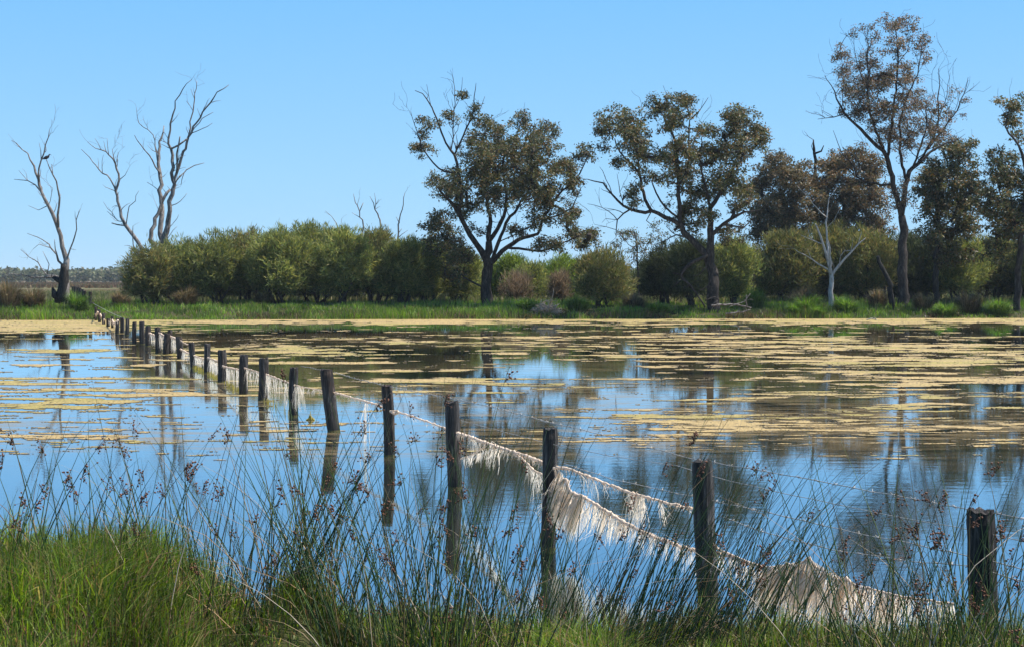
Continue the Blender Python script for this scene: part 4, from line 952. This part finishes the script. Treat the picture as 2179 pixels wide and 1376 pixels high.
barbed('lower_wire', [out0 + Vector((0, .04, -.3)), onf(2060, 1182, 0), onf(1950, 1158, 0), onf(1790, 1126, 0), onf(1673, 1099, 0), onf(1535, 1069, 0), onf(1500, 1060, 0), onf(1470, 1055, 1), onf(1380, 1035, 1), onf(1300, 1018, 1), onf(1200, 985, 1)])
barbed('bottom_wire', [out0 + Vector((0, .04, -.4)), onf(2060, 1203, 0), onf(1960, 1195, 0), onf(1790, 1173, 0), onf(1725, 1158, 0), onf(1620, 1130, 0), onf(1528, 1096, 0)])
barbed('slack_wire', [at(197, 645, PW[27][1].y), at(225, 660, 56), at(250, 672, 50), at(270, 680, PW[19][1].y)], r=.008, barbs=False)

# ------------------------------------------------------------ dried algae hanging on the wires
def weed(label, items, name='dried_weed'):
    """items: list of ('rope', [(px,py)...], width px, seg) / ('fringe', top, bottom, n, jag, seg, width_m)"""
    mb = MB(); yb = MB(); rb = MB(); first = None
    for it in items:
        seg = it[3] if it[0] == 'rope' else it[5]
        if it[0] == 'rope':
            P = [onf(a, b, seg) for a, b in it[1]]; first = first or P[0]; m = M(P[0].y)
            S = spline([(p, it[2] * m * .5 * (1 if P[0].y < 17 else .6)) for p in P], .02 if P[0].y < 14 else .05)
            k = 1
            rb.tube([p + Vector((random.gauss(0, 1), random.gauss(0, 1), random.gauss(0, 1))) * r * .22 for p, r in S], [r * random.uniform(.45, .95) for p, r in S], 6, rough=.25)
            for p, r in S:       # hairy surface
                for _ in range(2 if P[0].y < 14 else 1):
                    d = Vector((random.gauss(0, .6), random.gauss(0, .6), random.gauss(-.6, .7))) * r * random.uniform(.8, 2.4)
                    rb.tube([p, p + d * .6, p + d + Vector((0, 0, -abs(d.z) * .4))], [r * .22, r * .15, r * .06], 3, cap=False)
        else:
            _, T, B, n, jag, seg, wd = it[:7]
            Tw = [onf(a, b, seg) for a, b in T]; Bw = [onf(a, b, seg) for a, b in B]; first = first or Tw[0]
            ST = [p for p, r in spline([(p, 0) for p in Tw], .01)]; SB = [p for p, r in spline([(p, 0) for p in Bw], .01)]
            nrm = Vector((PW[seg + 1][1].y - PW[seg][1].y, -(PW[seg + 1][1].x - PW[seg][1].x), 0)).normalized()
            cw = [random.random() for _ in range(12)]
            for k in range(int(n * .6)):
                s = random.random(); s2 = min(1, max(0, s + random.gauss(0, .012)))
                if random.random() < .8:      # tips gather into locks
                    s2 = s2 + (round(s2 * 22 + .4 * math.sin(s2 * 40)) / 22 - s2) * .85
                a = ST[int(s * (len(ST) - 1))]; b = SB[int(s2 * (len(SB) - 1))]
                f = 1 - jag * random.random() ** 1.2; f *= (.75 + .5 * cw[int(s * 11.99)]) if jag > .3 else 1
                e = a.lerp(b, min(f, 1.15)); o = nrm * (.02 * math.sin(s * 47) + .012 * math.sin(s * 113) + random.gauss(0, .006))
                q1 = a.lerp(e, .35) + o + Vector((random.gauss(0, .003), 0, 0)); q2 = a.lerp(e, .7) + o * 1.4 + Vector((random.gauss(0, .004), 0, 0)); e = e + o * 1.5
                r = wd * random.uniform(.5, 1.2)
                if random.random() < .16:
                    al_ = Vector((nrm.y, -nrm.x, 0)); w_ = (e - a).length * .28
                    q1 = q1 + al_ * random.gauss(0, w_) + Vector((0, 0, random.gauss(0, w_ * .4))); q2 = q2 + al_ * random.gauss(0, w_) + nrm * random.gauss(0, .02); e = e + al_ * random.gauss(0, w_); r *= .8
                al = Vector((nrm.y, -nrm.x, 0)); wv = (al + nrm * random.gauss(0, .5)).normalized()
                mb.ribbon([a, q1, q2, e], [r, r * 1.1, r * .8, r * .3], wv)
                if e.z < .06 and len(it) > 7: yb.tube([Vector((e.x, e.y, .07)), Vector((e.x, e.y, -.03))], [r * .9, r * 1.6], 3, cap=False)
    e = empty(name, first, label, 'dried algae', 'dried algae hanging from the fence wires')
    if mb.v: tag(mb.build('fibres', WEED, e), kind='stuff')
    if rb.v: rb.build('rope', ROPE, e)
    if yb.v: tag(yb.build('wet_tips', WEEDY, e), kind='stuff')

S0 = lambda *a: list(a)
weed('wide torn curtain of pale dried algae between the two nearest fence posts', [
    ('rope', [(1508, 1140), (1524, 1163), (1560, 1182), (1628, 1206)], 7, 0), ('rope', [(1524, 1176), (1580, 1192), (1628, 1206), (1660, 1218)], 9, 0),
    ('rope', [(1660, 1214), (1676, 1196), (1690, 1206), (1708, 1196), (1722, 1186), (1736, 1206), (1752, 1214), (1778, 1232), (1800, 1230), (1826, 1248), (1850, 1250)], 7, 0), ('rope', [(1850, 1250), (1920, 1268), (2030, 1284)], 6, 0),
    ('fringe', [(1628, 1206), (1722, 1190)], [(1592, 1320), (1680, 1345)], 560, .5, 0, .0028), ('fringe', [(1722, 1188), (1800, 1234)], [(1670, 1350), (1770, 1385)], 520, .55, 0, .0026),
    ('fringe', [(1660, 1200), (1760, 1222)], [(1600, 1290), (1700, 1330)], 420, .5, 0, .0026),
    ('fringe', [(1790, 1230), (1900, 1265)], [(1760, 1370), (1880, 1380)], 520, .6, 0, .0024), ('fringe', [(1900, 1265), (2030, 1285)], [(1890, 1360), (2030, 1390)], 240, .6, 0, .0024),
    ('fringe', [(1524, 1178), (1628, 1208)], [(1524, 1215), (1620, 1262)], 240, .6, 0, .0020)])
weed('thick white curtain of dried algae bunched against the third fence post from the right', [
    ('rope', [(1178, 996), (1200, 994), (1235, 1006), (1290, 1028), (1328, 1043), (1406, 1066), (1472, 1082)], 8, 1),
    ('rope', [(1182, 1040), (1205, 1020), (1212, 1045), (1239, 1054), (1275, 1076), (1320, 1105), (1367, 1130), (1420, 1152), (1484, 1172)], 9, 1),
    ('fringe', [(1176, 1040), (1242, 1056)], [(1152, 1112), (1215, 1142)], 620, .15, 1, .0032), ('fringe', [(1190, 1000), (1214, 1046)], [(1160, 1080), (1200, 1120)], 260, .2, 1, .0030),
    ('fringe', [(1225, 1050), (1330, 1110)], [(1205, 1142), (1320, 1158)], 420, .35, 1, .0026), ('fringe', [(1320, 1106), (1484, 1172)], [(1318, 1160), (1478, 1225)], 420, .75, 1, .0020),
    ('fringe', [(1230, 1006), (1285, 1028)], [(1236, 1050), (1290, 1082)], 46, .6, 1, .0018), ('fringe', [(1340, 1048), (1372, 1058)], [(1340, 1110), (1362, 1126)], 90, .1, 1, .0022), ('fringe', [(1352, 1052), (1366, 1056)], [(1358, 1120), (1372, 1132)], 50, .1, 1, .002),
    ('fringe', [(1402, 1066), (1412, 1068)], [(1410, 1118), (1416, 1124)], 30, .1, 1, .002), ('fringe', [(1290, 1030), (1470, 1082)], [(1290, 1046), (1470, 1098)], 110, .7, 1, .0015)])
weed('hairy dried algae rope with torn grey flap, left of the third post from right', [
    ('rope', [(972, 920), (1010, 932), (1056, 949), (1110, 966), (1155, 982)], 6.5, 2), ('rope', [(1078, 957), (1110, 974), (1135, 998), (1158, 1010)], 5, 2), ('rope', [(980, 975), (1002, 968), (1030, 950)], 2.5, 2),
    ('fringe', [(984, 972), (1072, 950)], [(984, 1000), (1045, 975)], 220, .5, 2, .0022), ('fringe', [(1000, 932), (1080, 957)], [(1000, 968), (1075, 985)], 120, .7, 2, .0017), ('fringe', [(1025, 955), (1060, 955)], [(1030, 1012), (1050, 1005)], 60, .4, 2, .0020),
    ('fringe', [(1120, 990), (1158, 1008)], [(1120, 1040), (1150, 1090)], 110, .6, 2, .0020), ('fringe', [(1060, 950), (1155, 984)], [(1062, 966), (1155, 1002)], 110, .7, 2, .0015)])
weed('thin hairy algae rope on the span left of the fourth fence post from the right', [
    ('rope', [(826, 874), (848, 876), (900, 893), (962, 916)], 5, 3), ('fringe', [(830, 876), (960, 914)], [(830, 884), (960, 924)], 120, .6, 3, .0016), ('rope', [(829, 872), (840, 880), (846, 873)], 7, 3)])
weed('smooth pale algae rope with one long strand hanging into the water', [
    ('rope', [(706, 833), (760, 848), (826, 868)], 5, 4), ('fringe', [(776, 854), (782, 856)], [(776, 1004), (780, 1010)], 26, .3, 4, .003), ('fringe', [(712, 835), (740, 843)], [(712, 846), (740, 850)], 40, .6, 4, .002)])
weed('algae draped down over the seventh fence post from the right and its short fringe', [
    ('rope', [(628, 818), (650, 824), (700, 832)], 5.5, 5), ('fringe', [(630, 820), (690, 831)], [(632, 850), (690, 840)], 130, .6, 5, .0032), ('fringe', [(618, 822), (640, 822)], [(612, 880), (646, 878)], 170, .25, 5, .0034, 1)])
weed('dense long algae fringe between the seventh and eighth fence posts from the right', [
    ('rope', [(566, 795), (590, 804), (628, 819)], 6, 6), ('fringe', [(566, 797), (622, 818)], [(566, 858), (622, 864)], 230, .55, 6, .0034, 1)])
weed('short dangling algae locks between the eighth and ninth posts from the right', [
    ('rope', [(520, 782), (540, 788), (560, 793)], 6, 7), ('fringe', [(524, 784), (552, 793)], [(524, 822), (550, 832)], 110, .5, 7, .0036)])
weed('solid pale algae curtain between the ninth and tenth posts from the right', [
    ('rope', [(474, 778), (495, 783), (518, 787)], 6, 8), ('fringe', [(480, 780), (511, 788)], [(482, 822), (509, 832)], 180, .45, 8, .004, 1)])
weed('algae curtain between the tenth and eleventh posts from the right', [
    ('rope', [(442, 760), (456, 765), (472, 771)], 6, 9), ('fringe', [(446, 763), (464, 772)], [(446, 802), (464, 806)], 130, .4, 9, .0045, 1)])
weed('sagging algae drape between the eleventh and twelfth posts from the right', [
    ('rope', [(410, 755), (425, 760), (440, 765)], 6, 10), ('fringe', [(414, 758), (437, 766)], [(416, 785), (435, 790)], 130, .4, 10, .0045, 1)])
weed('algae drape between the twelfth and thirteenth posts from the right, with a looped upper strand', [
    ('rope', [(384, 742), (395, 748), (408, 754)], 6, 11), ('rope', [(382, 722), (398, 732), (412, 728)], 3, 11), ('fringe', [(388, 745), (404, 754)], [(388, 768), (403, 775)], 90, .4, 11, .0045)])
weed('broad grey drape of algae between the paired leaning posts and the next post nearer', [
    ('rope', [(362, 715), (370, 718), (380, 722)], 7, 12), ('fringe', [(364, 716), (378, 722)], [(366, 752), (380, 756)], 90, .3, 12, .005, 1)])
weed('pale algae drape left of the paired posts', [('rope', [(336, 706), (346, 712), (354, 718)], 7, 14), ('fringe', [(338, 708), (352, 716)], [(340, 745), (350, 750)], 70, .3, 14, .005)])
weed('narrow algae drape on the seventeenth span of the fence, left of the tallest far post', [('rope', [(318, 708), (326, 712), (335, 714)], 6, 15), ('fringe', [(320, 710), (333, 714)], [(321, 735), (332, 738)], 60, .3, 15, .005, 1)])
weed('whitish algae wad between the distant fence posts where the line bends', [('rope', [(232, 684), (238, 680), (243, 688), (250, 682)], 6, 21), ('fringe', [(231, 682), (249, 684)], [(231, 694), (247, 697)], 70, .3, 22, .007)])
weed('pale loop of algae hung on the last posts before the bank', [('rope', [(198, 668), (203, 671), (208, 664)], 5, 26), ('rope', [(213, 668), (218, 676), (222, 680)], 6, 24)])
# clump of weed on the water
p = wat(661, 893); mb = MB()
for k in range(60):
    a = random.uniform(0, 6.28); r = .05 * random.random() ** .5; hz_ = random.uniform(.02, .11) * (1.2 - r / .05); mb.tube([p + Vector((math.cos(a) * r * 1.6, math.sin(a) * r, -.02)), p + Vector((math.cos(a) * r * 1.1, math.sin(a) * r * .8, hz_ * .5)), p + Vector((math.cos(a) * r * .6 + random.gauss(0, .008), math.sin(a) * r * .5, hz_))], [.005, .004, .002], 3)
tag(mb.build('weed_clump', WEEDY), 'small pointed clump of yellow brown weed in the water beside the fence', 'water weed')

# ------------------------------------------------------------ foreground rushes
def rush_clump(label, cx, Y, n, spread, hmin, hmax, lean, leanx, dry=.13, heads=10, fan=.25):
    x0 = (cx - CX) * M(Y); g = gzf(x0, Y); e = empty('rush_clump', (x0, Y, g), label, 'rushes', 'tall rushes in the foreground')
    Vs = []; Fs = []; cols = []; b = 0; headpts = []
    seg = 7; ns = 3
    for k in range(n):
        x = x0 + random.gauss(0, spread); y = Y + random.gauss(0, .14); z = gzf(x, y) - .03
        h = random.uniform(hmin, hmax) * (random.random() ** .25)
        ax = math.radians(random.gauss(leanx, lean)); ay = math.radians(random.gauss(0, lean * .6)); ax += (x - x0) / max(spread, .01) * math.radians(4) * fan * 4
        bend = random.gauss(0, .10) + .12 * (1 if ax > 0 else -1) * random.random()
        isdry = random.random() < dry
        if k % 4 == 0: isdry = True; h = random.uniform(.12, .42); bend *= 2
        if isdry: bend *= 3.0; ax *= 1.6
        d = Vector((math.sin(ax), math.sin(ay), 1)).normalized(); side = Vector((1 if ax > 0 else -1, random.uniform(-.4, .4), 0)).normalized()
        P = []
        for s in range(seg):
            t = s / (seg - 1); P.append(Vector((x, y, z)) + d * h * t + side * abs(bend) * h * t ** 2.2 - Vector((0, 0, abs(bend) * h * .5 * t ** 3)))
        r0 = random.uniform(.0018, .0031)
        for i, p in enumerate(P):
            rr = r0 * (1 - .85 * (i / (seg - 1)) ** 2)
            for q in range(ns):
                a = 2.094 * q + k; Vs.append((p.x + math.cos(a) * rr, p.y + math.sin(a) * rr, p.z))
        c = random.choice([(.42, .34, .24), (.34, .22, .12), (.5, .42, .32)] if h > .45 else [(.14, .09, .05), (.22, .15, .08), (.3, .22, .13), (.09, .07, .035)]) if isdry else random.choice([(.05, .09, .03), (.075, .125, .035), (.04, .07, .03), (.12, .16, .05), (.06, .085, .04), (.14, .11, .05)])
        for i in range(seg - 1):
            for q in range(ns):
                a = b + i * ns + q; a2 = b + i * ns + (q + 1) % ns; Fs.append((a, a2, a2 + ns, a + ns)); cols.append(c)
        b += seg * ns
        if not isdry: headpts.append((P, h))
    link('stems', mesh_np('stems', np.array(Vs), np.array(Fs), np.array(cols)), RUSH, e)
    for P, h in random.sample(headpts, min(heads, len(headpts))):
        t = random.uniform(.72, .93) * (seg - 1); i = int(t); p = P[i].lerp(P[min(i + 1, seg - 1)], t - i); dr = (P[min(i + 1, seg - 1)] - P[i]).normalized()
        mb = MB(); sd = Vector((random.choice((-1, 1)), random.uniform(-.6, .6), .35)).normalized()
        for q in range(random.randint(9, 20)):
            o = p + dr * random.uniform(-.02, .045) + (sd + Vector((random.gauss(0, .5), random.gauss(0, .5), random.gauss(0, .4)))) * random.uniform(.006, .026)
            mb.tube([p, p.lerp(o, .6) + Vector((0, 0, .003)), o], .0006, 3, cap=False); mb.blob(o, random.uniform(.0026, .0046), (random.gauss(0, 1), random.gauss(0, 1), random.gauss(0, 1)), random.uniform(1.0, 1.5), 5)
        mb.build('seed_head', SEED, e)
RC = [('rush clump at the far left edge with stems crossing at all angles', 20, 5.1, 90, .16, .6, 1.15, 17, 4, 8),
      ('rushes with dark seed heads standing in the left grass mound, second clump from the left', 190, 5.3, 100, .14, .5, 1.05, 14, 3, 10),
      ('loose rushes leaning left behind the left grass mound', 330, 5.6, 110, .14, .6, 1.2, 13, -6, 9),
      ('upright rushes at the right shoulder of the left grass mound', 410, 5.4, 100, .09, .6, 1.2, 9, -8, 8),
      ('slim rushes in front of the open water gap between the two grass mounds', 500, 5.9, 80, .10, .5, 1.15, 10, 0, 6),
      ('rush clump fanning out of the small round grass mound, thick with seed heads', 600, 5.5, 150, .08, .6, 1.2, 13, 8, 14),
      ('rushes right of the small round grass mound, stems leaning right', 720, 5.7, 130, .11, .6, 1.15, 13, 3, 10),
      ('tallest rush clump left of the centre, dense dark stems with brown heads', 835, 5.3, 190, .13, .7, 1.2, 10, -7, 14),
      ('dense upright rush clump before the fourth fence post from the right', 960, 5.2, 210, .13, .7, 1.35, 9, 2, 18),
      ('rushes before the white algae curtain, stems leaning right', 1110, 5.6, 130, .14, .5, 1.05, 11, 4, 6),
      ('low rushes under the hanging algae with straw coloured bent stems', 1260, 5.9, 150, .15, .4, .9, 14, 12, 6),
      ('rush clump leaning strongly right, tips over the second fence post from the right', 1390, 5.5, 210, .13, .7, 1.35, 8, 22, 12),
      ('right leaning rushes at the foot of the second fence post from the right', 1520, 5.7, 180, .14, .5, 1.15, 9, 20, 10),
      ('thin rushes in front of the torn algae curtain', 1690, 5.3, 80, .15, .5, 1.05, 12, 10, 7),
      ('tangled rushes left of the nearest fence post, heavy with dark heads', 1900, 5.0, 130, .15, .6, 1.15, 11, -4, 14),
      ('rushes crossing the nearest fence post', 2030, 5.1, 130, .12, .6, 1.05, 11, -3, 12),
      ('rush clump at the right edge with many dark seed heads', 2150, 4.7, 170, .12, .7, 1.2, 10, 6, 20)]
for lab, cx, Y, n, sp, h0, h1, ln, lx, hd in RC: rush_clump(lab, cx, Y, int(n * (.5 if cx < 480 else .74)), sp * 1.15, h0 * (.72 if cx < 450 else .95), h1 * (.74 if cx < 450 else (.85 if 560 < cx < 640 else 1)), ln, lx, heads=hd)

# ------------------------------------------------------------ air
hz = MB()
x0, x1, y0, y1, z0, z1 = -2300, 2300, -60, 2700, -2.0, 17.0
bm = bpy.data.meshes.new('haze')
bm.from_pydata([(x0, y0, z0), (x1, y0, z0), (x1, y1, z0), (x0, y1, z0), (x0, y0, z1), (x1, y0, z1), (x1, y1, z1), (x0, y1, z1)], [], [(0, 3, 2, 1), (4, 5, 6, 7), (0, 1, 5, 4), (1, 2, 6, 5), (2, 3, 7, 6), (3, 0, 4, 7)])
mh, th, oh = newmat('thin_haze')
pv = th.nodes.new('ShaderNodeVolumePrincipled'); pv.inputs['Color'].default_value = (.80, .90, 1, 1); pv.inputs['Density'].default_value = .0002; pv.inputs['Anisotropy'].default_value = 0
th.links.new(pv.outputs[0], oh.inputs['Volume'])
tag(link('haze', bm, mh), 'thin blue air over the wetland', 'haze', None, 'stuff')
